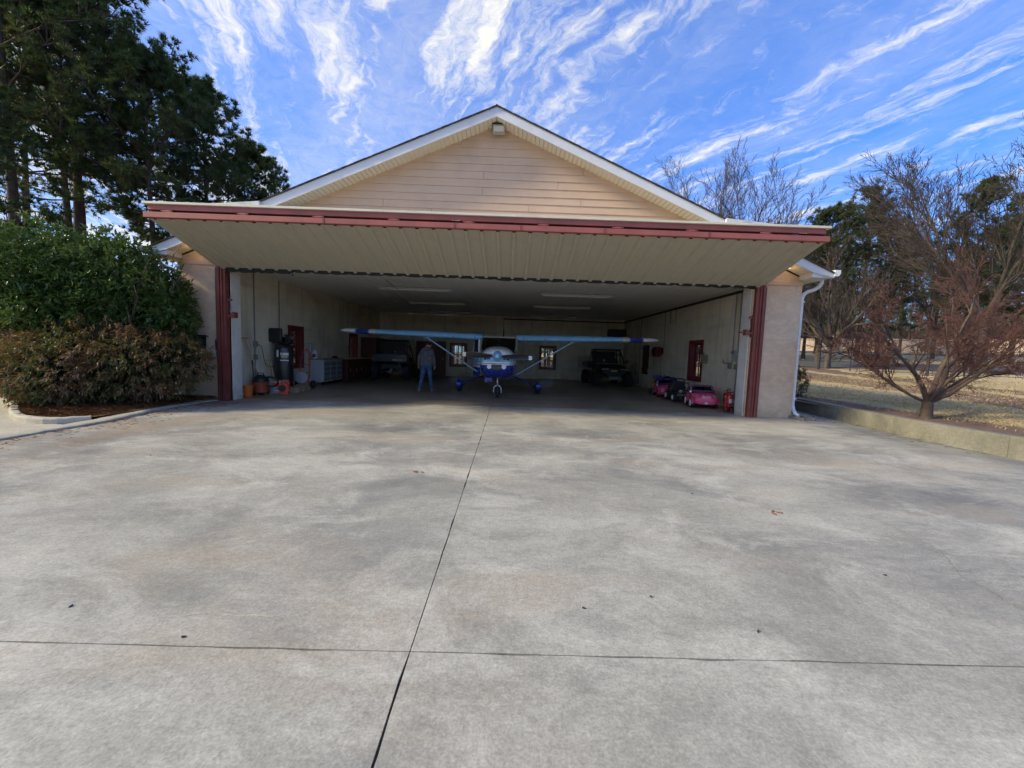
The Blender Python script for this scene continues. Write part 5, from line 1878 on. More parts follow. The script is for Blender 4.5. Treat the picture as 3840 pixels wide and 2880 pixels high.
m = MB(); m.tube([(-.2, .15, .45), (-.2, .78, .93), (-.16, .84, .96), (.16, .84, .96), (.2, .78, .93), (.2, .15, .45)], .017, 8); m.build('handle', 'toy grey', yc, smooth=True)
m = MB(); m.lathe([(.03, -.2), (.075, -.17), (.08, .13), (.03, .2)], 16, rot_xyz(0, math.pi / 2, 0, (0, .04, .68))); m.box((0, 0, .60), (.36, .18, .03)); m.box((.18, -.05, .64), (.10, .1, .14)); m.build('motor', 'utv steel', yc, smooth=True)
m = MB(); m.tube([(.2, -.1, .60), (.2, -.1, .74)], .012, 6); disc(m, (.2, -.12, .76), (0, 1, 0), .03, .02, 12); m.build('gauge', 'chrome', yc, smooth=True)


def extinguisher(label, loc, h=.52, r=.075, stand=False, rz=0, name='fire_extinguisher'):
    e = thing(name, label, 'fire extinguisher', loc, rz)
    z0 = .14 if stand else 0
    m = MB(); m.lathe([(r * .6, z0), (r, z0 + .015), (r, z0 + h * .72), (r * .8, z0 + h * .82), (r * .35, z0 + h * .88), (r * .3, z0 + h * .92)], 22); m.build('cylinder', 'extinguisher red', e, smooth=True)
    m = MB(); m.tube([(0, 0, z0 + h * .9), (0, 0, z0 + h * .98)], .02, 8); m.box((.03, 0, z0 + h * .985), (.13, .02, .014)); m.box((.03, 0, z0 + h * 1.03), (.12, .02, .012), Matrix.Rotation(.2, 3, 'Y')); m.build('valve', 'black plastic', e)
    m = MB(); m.tube([(-.02, 0, z0 + h * .95), (-r * 1.1, -.02, z0 + h * .93), (-r * 1.35, -.02, z0 + h * .75), (-r * 1.2, -.02, z0 + h * .4)], .011, 6); m.build('hose', 'black plastic', e, smooth=True)
    m = MB(); m.loft([[((r + .0015) * math.cos(a), (r + .0015) * math.sin(a), zz) for a in np.linspace(-2.0, -.8, 8)] for zz in (z0 + h * .25, z0 + h * .55)], closed=False); m.build('label', 'label white', e, smooth=True)
    if not stand and h > .45:
        m = MB(); m.lathe([(r + .002, z0 + h * .60), (r + .002, z0 + h * .71)], 22, None, False); m.build('brass_band', 'brass', e, smooth=True)
    if stand:
        m = MB()
        for sx in (-1, 1):
            for sy in (-1, 1):
                m.tube([(sx * .085, sy * .085, 0), (sx * .085, sy * .085, .26)], .009, 6)
        for zz in (.135, .25):
            for a, b_ in (((-1, -1), (1, -1)), ((1, -1), (1, 1)), ((1, 1), (-1, 1)), ((-1, 1), (-1, -1))):
                m.tube([(a[0] * .085, a[1] * .085, zz), (b_[0] * .085, b_[1] * .085, zz)], .008, 6)
        m.box((0, 0, .13), (.16, .16, .008)); m.build('stand', 'black plastic', e)
    return e


extinguisher('red fire extinguisher with brass band standing beside the pink toy car', (6.35, 11.22, .002), .60, .085)
extinguisher('smaller red fire extinguisher in a black wire stand by the right door post', (6.18, 10.80, .002), .42, .072, True)
extinguisher('small fire extinguisher hanging on the right wall beside the window', (6.53, 13.30, 1.30), .36, .055)
mt_ = MB(); mt_.box((6.30, 10.56, .2), (.12, .09, .39))
o = mt_.build('rubber_wedge', 'dark green', None, bevel=.015)
tag(o, 'dark green block standing at the foot of the right door post', 'block')

# boxes, reel and pipes on the right wall
gb = thing('wall_box', 'green metal box on the right wall next to the window', 'box', (XRW, 13.30, 0))
m = MB(); m.box((-.085, -.10, 1.46), (.165, .22, .30)); m.build('case', 'green box paint', gb, bevel=.008)
m = MB(); m.box((-.12, -.215, 1.46), (.09, .01, .26)); m.build('lid', 'green box paint', gb, bevel=.004)
rl = thing('hose_reel', 'dark red hose reel hanging high on the right wall', 'hose reel', (XRW, 17.0, 0))
m = MB(); m.lathe([(.10, -.10), (.22, -.10), (.22, -.08), (.12, -.07), (.12, .07), (.22, .08), (.22, .10), (.10, .10)], 26, rot_xyz(math.pi / 2, 0, .5, (-.26, 0, 1.71))); m.build('spool', 'maroon trim', rl, smooth=True)
m = MB(); m.lathe([(.15, -.065), (.19, -.05), (.195, .05), (.15, .065)], 26, rot_xyz(math.pi / 2, 0, .5, (-.26, 0, 1.71)), False); m.build('coiled_hose', 'black plastic', rl, smooth=True)
m = MB(); m.box((-.13, 0, 1.84), (.24, .05, .04)); m.box((-.015, 0, 1.75), (.02, .16, .28)); m.build('bracket', 'black plastic', rl)
m = MB(); m.tube([(-.40, -.08, 1.60), (-.44, -.1, 1.35), (-.41, -.1, 1.15)], .01, 6); m.tube([(-.05, .0, 1.6), (-.05, .02, 1.0), (-.04, 0, .75)], .006, 5); m.build('hose_end', 'black plastic', rl)
conduit('conduit dropping from the ceiling to the hose reel on the right wall', XRW, [(16.86, HC - .05), (16.86, 1.9)], [], -1)
conduit('conduit with small loop under the ceiling on the right wall', XRW, [(15.8, HC - .05), (15.8, 2.95), (16.3, 2.92), (16.3, HC - .05)], [], -1)
conduit('conduit in the far part of the right wall beside the shutter', XRW, [(19.9, HC - .05), (19.9, .1)], [], -1)
conduit('pair conduit ending in a bent pipe and box near the right door post', XRW, [(11.62, HC - .05), (11.62, 1.55), (11.62, 1.36), (12.1, 1.36), (12.12, 1.46)], [(11.70, 1.27, .12, .14, 'junction_box', 'pale conduit'), (11.60, 1.68, .08, .1, 'junction_box', 'pale conduit')], -1)
conduit('conduit with switch box and outlet right beside the right door post', XRW, [(11.37, HC - .05), (11.37, 1.0), (11.40, .45), (11.42, .35)], [(11.37, 1.58, .20, .34, 'switch_box', 'box grey'), (11.37, 1.26, .13, .15, 'junction_box', 'pale conduit'), (11.42, .38, .1, .14, 'outlet_box', 'pale conduit')], -1)

# things on the back wall and in the far right corner
bx = thing('loudspeaker', 'large black box mounted high in the far right corner', 'speaker', (6.15, 22.6, 2.5))
m = MB(); m.box((0, 0, .24), (.95, .5, .48)); m.build('case', 'utv black', bx, bevel=.02)
m = MB(); m.box((0, -.257, .24), (.85, .012, .40)); m.build('grille', 'black plastic', bx)
m = MB(); m.box((0, .1, -.03), (.7, .4, .05)); m.build('bracket', 'utv steel', bx)
o = MB().span((4.05, 22.86, .73), (5.06, 22.895, 1.42)).build('white_board', 'wall plaster pale', None, bevel=.004)
tag(o, 'plain pale board fixed low on the back wall behind the black vehicle', 'board')
ld = thing('ladder', 'aluminium ladder leaning in the far right corner', 'ladder', (6.3, 21.6, .002), -.3)
m = MB()
for s in (-1, 1):
    m.tube([(s * .18, -.35, 0), (s * .18, .3, 2.1)], .022, 6)
m.build('rails', 'bare aluminium', ld)
for k in range(7):
    m = MB(); t = (k + .7) / 7.6; m.tube([(-.18, -.35 + .65 * t, 2.1 * t), (.18, -.35 + .65 * t, 2.1 * t)], .014, 6); m.build('rung', 'bare aluminium', ld)
sh = thing('parts_shelf', 'small shelf unit with dark boxes beside the black vehicle', 'shelf', (6.36, 20.6, .002))
m = MB()
for sx in (-1, 1):
    for sy in (-1, 1):
        m.box((sx * .24, sy * .3, .6), (.03, .03, 1.2))
for zz in (.15, .6, 1.05):
    m.box((0, 0, zz), (.5, .64, .025))
m.build('frame', 'utv steel', sh)
for k, (y, z, s_) in enumerate(((-.15, 1.2, .26), (.16, 1.17, .2), (0, .75, .25))):
    tag(MB().box((6.36, 20.6 + y, z - .003), (.34, .26, s_)).build('parts_box', 'bench wood', None, bevel=.01),
        ('brown box at the near end of the top shelf in the far corner', 'brown box at the far end of the top shelf in the far corner', 'brown box on the middle shelf in the far corner')[k], 'box')

# ------------------------------------------------------------------ ceiling lights (unlit strips)
spots = [(-3.2, 13.35, 'left row, nearest the door'), (-3.15, 17.15, 'left row, middle'), (-3.3, 20.9, 'left row, farthest'), (2.25, 13.55, 'right row, nearest the door'), (2.2, 17.0, 'right row, middle'), (2.35, 20.9, 'right row, farthest')]
for i, (x, y, wds) in enumerate(spots):
    if i == 0:
        cl = thing('strip_light', '', 'ceiling light', (x, y, HC), 0, 'unlit strip lights on the hangar ceiling')
        m = MB(); m.box((0, 0, -.045), (2.38, .16, .06)); m.build('housing', 'box grey', cl, bevel=.006)
        m = MB(); m.box((0, 0, -.09), (2.30, .11, .026)); m.build('diffuser', 'label white', cl, bevel=.01)
        for s in (-1, 1):
            m = MB(); m.box((s * 1.19, 0, -.055), (.03, .15, .075)); m.build('end_cap', 'cabinet grey', cl)
        root = cl
    else:
        cl = dup(root, (x, y, HC))
    cl['label'] = 'unlit strip light on the hangar ceiling, ' + wds
pc = MB(); pc.tube([(-3.75, 13.35, HC - .1), (-3.74, 12.6, HC - .08), (-3.72, 11.9, HC - .03)], .009, 5)
tag(pc.build('hanging_cord', 'black plastic', None), 'thin dark cord looped from the nearest left strip light', 'cord')

# ------------------------------------------------------------------ outside fittings
fl = thing('floodlight', 'small grey floodlight under the peak of the gable', 'floodlight', (XC + .05, 9.98, 6.80))
fl.scale = (.72, .72, .72)
m = MB(); m.box((0, -.10, -.0), (.40, .22, .24)); m.build('housing', 'box grey', fl, bevel=.02)
m = MB(); m.box((0, -.213, -.02), (.34, .012, .17)); m.build('lens', 'soffit beige', fl, bevel=.005)
m = MB(); m.box((0, .04, .13), (.1, .1, .06)); m.box((0, -.10, .135), (.44, .24, .025)); m.build('hood', 'black plastic', fl)
hr = thing('garden_hose_reel', 'black wall hose reel on the left stucco pier above the bronze shrub', 'hose reel', (-7.87, 10.06, 1.42))
m = MB(); m.lathe([(.06, -.13), (.19, -.13), (.19, -.115), (.09, -.10), (.09, .10), (.19, .115), (.19, .13), (.06, .13)], 24, rot_xyz(0, math.pi / 2, 0, (.03, -.20, -.01))); m.build('spool', 'black plastic', hr, smooth=True)
m = MB()
for k in range(7):
    m.tube([(-.07 + k * .033, -.20 + .15 * math.cos(t), -.01 + .15 * math.sin(t)) for t in np.linspace(0, 6.28, 20)], .015, 6)
m.build('coiled_hose', 'dark green', hr, smooth=True)
m = MB(); m.box((.0, -.10, .2), (.50, .24, .025)); m.box((.03, -.02, .05), (.34, .03, .36)); m.box((.16, -.12, -.19), (.10, .14, .03)); m.build('bracket', 'black plastic', hr, bevel=.005)
m = MB(); m.tube([(.17, -.12, -.2), (.28, -.05, -.26), (.40, -.03, -.24), (.45, -.02, -.16)], .009, 6); m.build('lead', 'box grey', hr, smooth=True)
ex = thing('exterior_outlet', 'small weatherproof outlet on the left pier by the red column', 'outlet', (-7.42, YF, 1.22))
m = MB(); m.box((0, -.03, 0), (.06, .06, .12)); m.build('cover', 'box grey', ex, bevel=.008)
m = MB(); m.tube([(0, -.03, .06), (0, -.03, .32)], .014, 6); m.build('riser', 'black plastic', ex)
sb = thing('splash_block', 'dark concrete splash block under the white downspout', 'splash block', (7.53, 9.86, .0), .1)
m = MB(); m.box((0, 0, .012), (.34, .5, .025)); m.box((-.155, 0, .045), (.03, .5, .05)); m.box((.155, 0, .045), (.03, .5, .05)); m.box((0, .235, .045), (.28, .03, .05)); m.build('tray', 'splash block', sb, bevel=.008)
# warm soffit lamps that are lit behind the door ends
for x, lab in ((6.85, 'lit soffit lamp tucked under the right rake behind the door'), (-7.75, 'lit soffit lamp tucked under the left rake behind the door')):
    zt = 6.94 - SL * abs(x - XC)
    t = thing('soffit_lamp', lab, 'lamp', (x, 9.83, zt - .045))
    m = MB(); disc(m, (0, 0, .0), (0, 0, 1), .06, .03, 16); m.build('trim_ring', 'label white', t, smooth=True)
    ld_ = bpy.data.lights.new('soffit_bulb', 'POINT')
    ld_.energy = 0.28
    ld_.color = (1, .62, .26)
    ld_.shadow_soft_size = .05
    lo = bpy.data.objects.new('soffit_bulb', ld_)
    C.objects.link(lo)
    lo.parent = t
    lo.location = (0, 0, -.09)

# litter on the slab
lit = [(565, 1707, 'a'), (1570, 1770, 'r'), (2905, 1924, 'r'), (2190, 2282, 'd'), (3318, 2158, 'd'), (265, 2275, 'd'), (690, 2390, 'd'), (2843, 2370, 'd'), (2440, 2238, 'd'), (2595, 1852, 'd')]
wordsl = ['dark leaf scrap lying in the middle left of the apron', 'clump of rusty leaf litter near the long joint of the apron', 'rusty leaf clump on the right half of the apron', 'dark leaf on the right slab in front', 'dark curled strip on the far right slab', 'dark leaf at the left edge of the apron', 'small dark leaf just behind the cross joint on the left', 'small dark leaf near the right part of the cross joint', 'tiny dark speck of bark on the right slab', 'thin dark twig scrap on the right half of the apron']
for (px, py, k), wd in zip(lit, wordsl):
    p = on_ground(px, py)
    m = MB()
    nn = 3 if k == 'r' else 1
    for q in range(nn):
        a = random.uniform(0, 6.28)
        L_ = .011 if k != 'r' else .03
        ox, oy = random.uniform(-.05, .05) * (nn > 1), random.uniform(-.035, .035) * (nn > 1)
        ring = [(math.cos(t) * L_ + ox, math.sin(t) * L_ * .38 + oy) for t in np.linspace(0, 6.28, 9)[:-1]]
        ca, sa = math.cos(a), math.sin(a)
        ring = [(x * ca - y * sa, x * sa + y * ca) for x, y in ring]
        m.add([(x, y, .004 + .006 * abs(i - 4) / 4) for i, (x, y) in enumerate(ring)] + [(x, y, .001) for x, y in ring], [tuple(range(8)), tuple(range(15, 7, -1))] + [(i, (i + 1) % 8, 8 + (i + 1) % 8, 8 + i) for i in range(8)])
    o = m.build('fallen_leaf', 'debris rust' if k == 'r' else 'debris dark', None, loc=(p.x, p.y, 0))
    tag(o, wd, 'leaf', 'leaf litter on the apron')
# ------------------------------------------------------------------ plants
def seg_mesh(P0, P1, R0, R1, sides):
    """prisms for many branch segments at once"""
    P0, P1 = np.asarray(P0, float), np.asarray(P1, float)
    R0, R1 = np.asarray(R0, float), np.asarray(R1, float)
    d = P1 - P0
    L_ = np.linalg.norm(d, axis=1, keepdims=True)
    d = d / np.maximum(L_, 1e-9)
    ref = np.where(np.abs(d[:, 2:3]) < .9, np.array([[0, 0, 1.0]]), np.array([[1.0, 0, 0]]))
    a = np.cross(d, ref)
    a /= np.linalg.norm(a, axis=1, keepdims=True)
    b = np.cross(d, a)
    t = np.arange(sides) * 2 * np.pi / sides
    ring = a[:, None] * np.cos(t)[None, :, None] + b[:, None] * np.sin(t)[None, :, None]
    V0 = P0[:, None] + ring * R0[:, None, None]
    V1 = P1[:, None] + ring * R1[:, None, None]
    V = np.concatenate([V0, V1], 1)
    n = len(P0)
    k = np.arange(sides)
    k2 = (k + 1) % sides
    f = np.stack([k, k2, k2 + sides, k + sides], -1)
    F = f[None] + (np.arange(n) * 2 * sides)[:, None, None]
    return V.reshape(-1, 3), F.reshape(-1, 4)


def join(*parts):
    Vs, Fs, o = [], [], 0
    for V, F in parts:
        if len(V):
            Vs.append(V); Fs.append(F + o); o += len(V)
    return np.concatenate(Vs), np.concatenate(Fs)


def rand_unit(rng, n):
    v = rng.normal(size=(n, 3))
    return v / np.linalg.norm(v, axis=1, keepdims=True)


def unit(v):
    return v / np.maximum(np.linalg.norm(v, axis=-1, keepdims=True), 1e-9)


class Grow:
    """simple branching: collects segments by thickness class"""

    def __init__(s, seed):
        s.r = np.random.default_rng(seed)
        s.big, s.mid, s.fine, s.tips = [], [], [], []

    def put(s, a, b, r0, r1):
        (s.big if r0 > .035 else s.mid if r0 > .011 else s.fine).append((a, b, r0, r1))

    def branch(s, p, d, length, r, level, maxl, opts):
        rng = s.r
        n = opts['seg'][min(level, len(opts['seg']) - 1)]
        p = np.array(p, float)
        d = unit(np.array(d, float))
        step = length / n
        end_r = max(r * opts.get('taper', .45), opts.get('rmin', .003))
        for i in range(n):
            r0 = r + (end_r - r) * i / n
            r1 = r + (end_r - r) * (i + 1) / n
            d = unit(d + rng.normal(size=3) * opts['wob'] + np.array([0, 0, opts['up'][min(level, len(opts['up']) - 1)]]))
            q = p + d * step
            s.put(p, q, r0, r1)
            if level < maxl:
                k = opts['kids'][min(level, len(opts['kids']) - 1)]
                start = opts['start'][min(level, len(opts['start']) - 1)]
                if (i + 1) / n > start:
                    m = int(k) + (rng.random() < k - int(k))
                    for _ in range(m):
                        o = unit(np.cross(d, rng.normal(size=3)))
                        sp = opts['spread'] * rng.uniform(.7, 1.25)
                        nd = unit(d * math.cos(sp) + o * math.sin(sp))
                        ln = length * opts['ratio'] * rng.uniform(.6, 1.15) * (1.15 - .5 * (i + 1) / n)
                        s.branch(q, nd, ln, max(r1 * opts.get('rk', .6), opts.get('rmin', .003)), level + 1, maxl, opts)
            p = q
        s.tips.append((p, d))
        return p, d

    def arrays(s, which, sides):
        L_ = getattr(s, which)
        if not L_:
            return np.zeros((0, 3)), np.zeros((0, 4), int)
        return seg_mesh(np.array([a[0] for a in L_]), np.array([a[1] for a in L_]), np.array([a[2] for a in L_]), np.array([a[3] for a in L_]), sides)


def leaves(P, D, U, Ln, Wd, fold=.25):
    """folded leaf blades: base, two sides, tip (two triangles each)"""
    D, U = unit(D), unit(U - D * np.sum(U * D, 1, keepdims=True))
    S_ = np.cross(D, U)
    L_ = Ln[:, None]
    W_ = Wd[:, None]
    b = P
    t = P + D * L_ - U * L_ * .12
    l = P + D * L_ * .45 + S_ * W_ * .5 + U * W_ * fold
    r = P + D * L_ * .45 - S_ * W_ * .5 + U * W_ * fold
    V = np.stack([b, l, t, r], 1).reshape(-1, 3)
    n = len(P)
    F = np.array([[0, 2, 1], [0, 3, 2]])[None] + (np.arange(n) * 4)[:, None, None]
    return V, F.reshape(-1, 3)


def tufts(T, D, rng, n, ln, wd, spread=.9):
    """needle tufts: n thin triangles round each tip"""
    k = len(T)
    P = np.repeat(T, n, 0)
    DD = np.repeat(D, n, 0)
    d = unit(DD * .9 + rand_unit(rng, k * n) * spread)
    L_ = rng.uniform(.6, 1.1, (k * n, 1)) * ln
    s_ = unit(np.cross(d, rand_unit(rng, k * n))) * wd * .5
    base = P - d * .02
    V = np.stack([base + s_, base - s_, P + d * L_], 1).reshape(-1, 3)
    F = np.arange(k * n * 3).reshape(-1, 3)
    return V, F


# -------------------- pines
def pine_data(seed, H, base, R_, dens=1.0, nb=46, needle=.25, wid=.034, irregular=.3, npt=15):
    """trunk segments, branch segments and needle tufts for a loblolly-type pine; base = fraction where the crown starts"""
    rng = np.random.default_rng(seed)
    tz = np.linspace(0, H, 15)
    off = np.cumsum(rng.normal(0, .05 * H / 15, (15, 2)), 0) * .7
    off -= off[0]
    tp = np.column_stack([off, tz])
    r0 = .011 * H + .04
    tr = r0 * (1 - .93 * (tz / H) ** .9)
    tr[0] *= 1.2
    T0, T1, Q0, Q1 = tp[:-1], tp[1:], tr[:-1], tr[1:]
    bs, tips, tdirs = [], [], []
    for i in range(nb):
        u = (i + rng.uniform(0, 1)) / nb
        h = base + (1 - base) * u ** .85
        z = h * H
        j = min(13, int(h * 14))
        fr = h * 14 - j
        p = tp[j] * (1 - fr) + tp[min(14, j + 1)] * fr
        az = i * 2.4 + rng.uniform(-.5, .5)
        shape = (1 - u) ** .55 * (.45 + .55 * min(1, u * 3.5)) * 1.25
        L_ = R_ * max(.16, shape) * rng.uniform(1 - irregular, 1 + irregular * .6)
        el = -.12 + .95 * u + rng.uniform(-.15, .2)
        d = np.array([math.cos(az) * math.cos(el), math.sin(az) * math.cos(el), math.sin(el)])
        q = p.copy()
        n = 4
        rb = max(.012, .011 * L_ + .012)
        for s_ in range(n):
            d = unit(d + rng.normal(size=3) * .14 + np.array([0, 0, .10]))
            q2 = q + d * L_ / n
            bs.append((q, q2, rb * (1 - .22 * s_), rb * (1 - .22 * (s_ + 1))))
            if s_ >= 1:
                for c in range(int(3.4 * dens + rng.random())):
                    sd = unit(d * .75 + rand_unit(rng, 1)[0] * .8 + np.array([0, 0, .15]))
                    sl = L_ * rng.uniform(.16, .36)
                    e = q2 - d * L_ / n * rng.uniform(0, .8)
                    e2 = e + sd * sl
                    bs.append((e, e2, rb * .4, .006))
                    for g in range(int(rng.integers(4, 8))):
                        t_ = rng.uniform(.35, 1.0)
                        tips.append(e + sd * sl * t_ + rng.normal(size=3) * .06 * (1 + L_ * .15)); tdirs.append(unit(sd + np.array([0, 0, .35])))
            q = q2
        tips.append(q); tdirs.append(d)
    for g in range(14):
        tips.append(tp[-1] + rng.normal(size=3) * np.array([.2, .2, .25])); tdirs.append(np.array([0, 0, 1.0]))
    bs = [(a, b, c, d) for a, b, c, d in bs]
    B = seg_mesh(np.array([x[0] for x in bs]), np.array([x[1] for x in bs]), np.array([x[2] for x in bs]), np.array([x[3] for x in bs]), 4)
    TT = seg_mesh(T0, T1, Q0, Q1, 9)
    N = tufts(np.array(tips), np.array(tdirs), rng, npt, needle, wid)
    return TT, B, N


def pine(label, loc, seed, H, base, R_, group, mat='pine needles', **kw):
    TT, B, N = pine_data(seed, H, base, R_, **kw)
    r = thing('pine_tree', label, 'pine tree', loc, 0, group)
    np_mesh('trunk', *TT, 'bark pine', r, True)
    np_mesh('branches', *B, 'bark pine', r)
    np_mesh('crown', *N, mat, r)
    return r


GL = 'pines standing left of the hangar'
pine('tall pine with bare lower trunk leaning over the left edge of the frame', (-17.9, 14.6, -.1), 1, 17.5, .42, 3.9, GL, nb=60, npt=24)
pine('tall pine whose trunk stands left of the twin trunks', (-18.6, 17.5, -.1), 2, 19.5, .45, 3.8, GL, nb=60, npt=24)
pine('straight pine, the left one of the twin trunks', (-18.4, 16.9, -.1), 3, 15.5, .55, 3.0, GL, nb=40)
pine('straight pine, the right one of the twin trunks with a bare side limb', (-17.35, 16.2, -.1), 4, 15.8, .50, 3.4, GL, nb=56, npt=24)
pine('full pine rising behind the evergreen shrub, its trunk at the end of the door', (-14.75, 16.6, -.1), 5, 12.6, .44, 3.1, GL, nb=62, npt=26)
pine('pine with rounded top just right of the fullest left pine', (-14.9, 19.6, -.1), 6, 13.4, .30, 3.0, GL, nb=60, npt=24)
pine('lower pine at the right end of the left row', (-14.4, 22.8, -.1), 7, 12.2, .28, 3.1, GL, nb=60, npt=24)
pine('small sparse pine peeking over the left roof slope', (-13.0, 26.0, -.1), 8, 9.6, .34, 2.2, GL, nb=44)
pine('thin pine at the far left in the second row', (-24.5, 20.5, -.1), 9, 18, .32, 3.6, GL, nb=50)
pine('short pine filling the left edge above the shrub', (-16.6, 11.6, -.1), 12, 9.2, .22, 2.6, GL, nb=56, npt=24)



def gz(x, y):
    return float(lawn_z(x, y)) if x > 8.7 else -.12


GR = 'pines beyond the fence on the right'
for lab, x, y, sd, H, base, R_ in (
        ('tall pine standing right behind the door corner on the right', 30.0, 33.5, 21, 14.0, .30, 3.4),
        ('dense pine on the right with a broad flat-topped crown', 24.5, 31.0, 22, 11.6, .34, 3.3),
        ('pine behind the big bare tree on the far right', 33.0, 28.0, 23, 12.6, .30, 3.1),
        ('pine at the far right edge, its lower branches behind the red twigs', 40.0, 27.0, 24, 14.5, .28, 3.4),
        ('lower pine just over the right roof slope', 19.5, 38.0, 25, 13.0, .34, 2.8),
        ('small pine top peeking over the right roof slope near the ridge', 13.2, 38.5, 26, 14.4, .5, 2.2),
        ('slim pine in the gap between the two bare trees', 35.5, 40.0, 27, 14.5, .34, 3.0),
        ('pine low on the right, behind the fence and the grey trunk', 27.5, 36.5, 28, 10.5, .22, 3.0)):
    pine(lab, (x, y, gz(x, y) - .1), sd, H, base, R_, GR, 'pine needles far', nb=50, npt=15, needle=.30, wid=.034)

# more of the same wood farther back, sharing the meshes of the pines above
src = [o for o in C.objects if o.get('group') == GR]
for i, (x, y, sc, lab) in enumerate(((44, 36, 1.0, 'pine behind the far right trees, over the house end'), (36, 46, 1.05, 'pine rising behind the slim pine in the right wood'), (47, 47, 1.1, 'pine deep in the right wood above the perimeter wall'), (25, 44, .95, 'pine deep in the wood just right of the gable foot'), (53, 38, 1.0, 'pine at the very right edge behind the red twigs'), (31, 50, 1.0, 'pine far back over the middle of the perimeter wall'), (40, 31, .8, 'shorter pine right behind the red-twigged tree'), (33.5, 35.5, .85, 'shorter pine left of the red-twigged tree'), (58, 50, 1.1, 'pine farthest back at the right edge'))):
    dup(src[(i * 3 + 1) % len(src)], (x, y, gz(x, y) - .1), i * 1.3, lab, sc)

# -------------------- bare trees
def bare(label, loc, seed, H, r, opts, group, bark='bark grey', twig='twig grey', lean=(0, 0), name='bare_tree', forks=5, first=None):
    g = Grow(seed)
    rng = g.r
    t = thing(name, label, 'tree', loc, 0, group)
    fork = opts.get('fork', .22) * H
    p = np.array([0, 0, 0.0])
    d = np.array([lean[0], lean[1], 1.0])
    rr = r
    for i in range(4):
        q = p + unit(d) * fork / 4
        r1 = r * (1 - .06 * (i + 1))
        g.put(p, q, rr * (1.25 if i == 0 else 1), r1)
        rr = r1
        p = q
        d = d + rng.normal(size=3) * .04
    if first:
        for fd, fl_, fr in first:
            g.branch(p - np.array([0, 0, .04]), fd, fl_, fr, 0, opts['max'], opts)
    else:
        for k in range(forks):
            az = k * 6.283 / forks + rng.uniform(-.4, .4)
            el = rng.uniform(*opts.get('el', (.7, 1.2)))
            g.branch(p, (math.cos(az) * math.cos(el), math.sin(az) * math.cos(el), math.sin(el)), (H - fork) * opts['l0'] * rng.uniform(.85, 1.1), r * rng.uniform(.45, .65), 0, opts['max'], opts)
        g.branch(p, (rng.normal() * .1, rng.normal() * .1, 1), (H - fork) * opts['l0'] * 1.05, r * .7, 0, opts['max'], opts)
    V, F = join(g.arrays('big', 8), g.arrays('mid', 5))
    np_mesh('trunk', V, F, bark, t, True)
    V, F = g.arrays('fine', 3)
    np_mesh('crown', V, F, twig, t)
    return t


OB = dict(seg=[6, 5, 4, 3], wob=.10, up=[.07, .06, .05, .03], kids=[1.8, 1.7, 1.5], start=[.12, .12, .1], spread=.50, ratio=.50, l0=.74, max=3, taper=.28, rk=.55, rmin=.0095, fork=.2)
GB = 'bare winter trees on the right'
bare('large bare tree with fan of dark twigs at the far right', (27.5, 22.5, gz(27.5, 22.5) - .1), 31, 15.2, .18, dict(OB, kids=[2.5, 2.1, 1.8]), GB, 'bark grey', 'twig brown', (-.05, 0), forks=6)
bare('bare tree with pale trunk standing at the fence', (20.6, 25.2, gz(20.6, 25.2) - .1), 32, 7.6, .20, dict(OB, fork=.20, el=(.5, 1.1)), GB, 'bark grey', 'twig grey', (0, 0), forks=7)
bare('wide bare tree rising right of the gable', (18.2, 33.0, gz(18.2, 33) - .1), 33, 15.5, .20, dict(OB, kids=[2.1, 1.9, 1.6]), GB, 'bark grey', 'twig grey', (.05, 0), forks=6)
bare('feathery bare tree nearest to the right roof slope', (14.6, 33.0, gz(14.6, 33) - .1), 34, 15.6, .17, dict(OB, el=(.95, 1.35)), GB, 'bark grey', 'twig grey', (0, 0), forks=6)
bare('small bare tree between the gable and the big right tree', (22.0, 34.5, gz(22, 34.5) - .1), 35, 12.5, .16, OB, GB, 'bark grey', 'twig brown')
bare('bare tree at the right edge behind the red-twigged tree', (34.5, 23.0, gz(34.5, 23) - .1), 36, 12.0, .18, OB, GB, 'bark grey', 'twig brown')
bare('slim bare tree far back between the pines on the right', (29.0, 41.0, gz(29, 41) - .1), 37, 13.0, .17, OB, GB, 'bark grey', 'twig grey')
bare('bare tree in the middle distance over the perimeter wall', (38.0, 35.0, gz(38, 35) - .1), 38, 13.0, .17, OB, GB, 'bark grey', 'twig brown')

# spreading red-twigged tree just behind the retaining wall
OM = dict(seg=[6, 5, 4, 4], wob=.13, up=[.035, .02, .0, -.02], kids=[1.7, 2.3, 2.2], start=[.30, .12, .1], spread=.62, ratio=.50, l0=.8, max=3, taper=.30, rk=.55, rmin=.0040, fork=.085)
firsts = [((.86, .1, .42), 3.0, .07), ((.55, .3, .80), 2.5, .045), ((.05, .1, 1.0), 2.5, .06), ((-.30, .2, .9), 2.4, .045), ((-.58, -.1, .78), 2.4, .05), ((-.75, .3, .55), 1.9, .034), ((-.1, -.6, .75), 1.9, .03), ((.75, -.3, .5), 2.5, .042), ((-.6, .5, .5), 2.1, .034), ((.95, .35, .33), 2.6, .036), ((.3, -.6, .6), 2.2, .03)]
bare('low spreading tree with red winter twigs behind the concrete retaining wall', (9.2, 8.45, .27), 51, 5.0, .115, OM, None, 'bark maple', 'twig red', (.0, 0), 'ornamental_tree', 5, firsts)

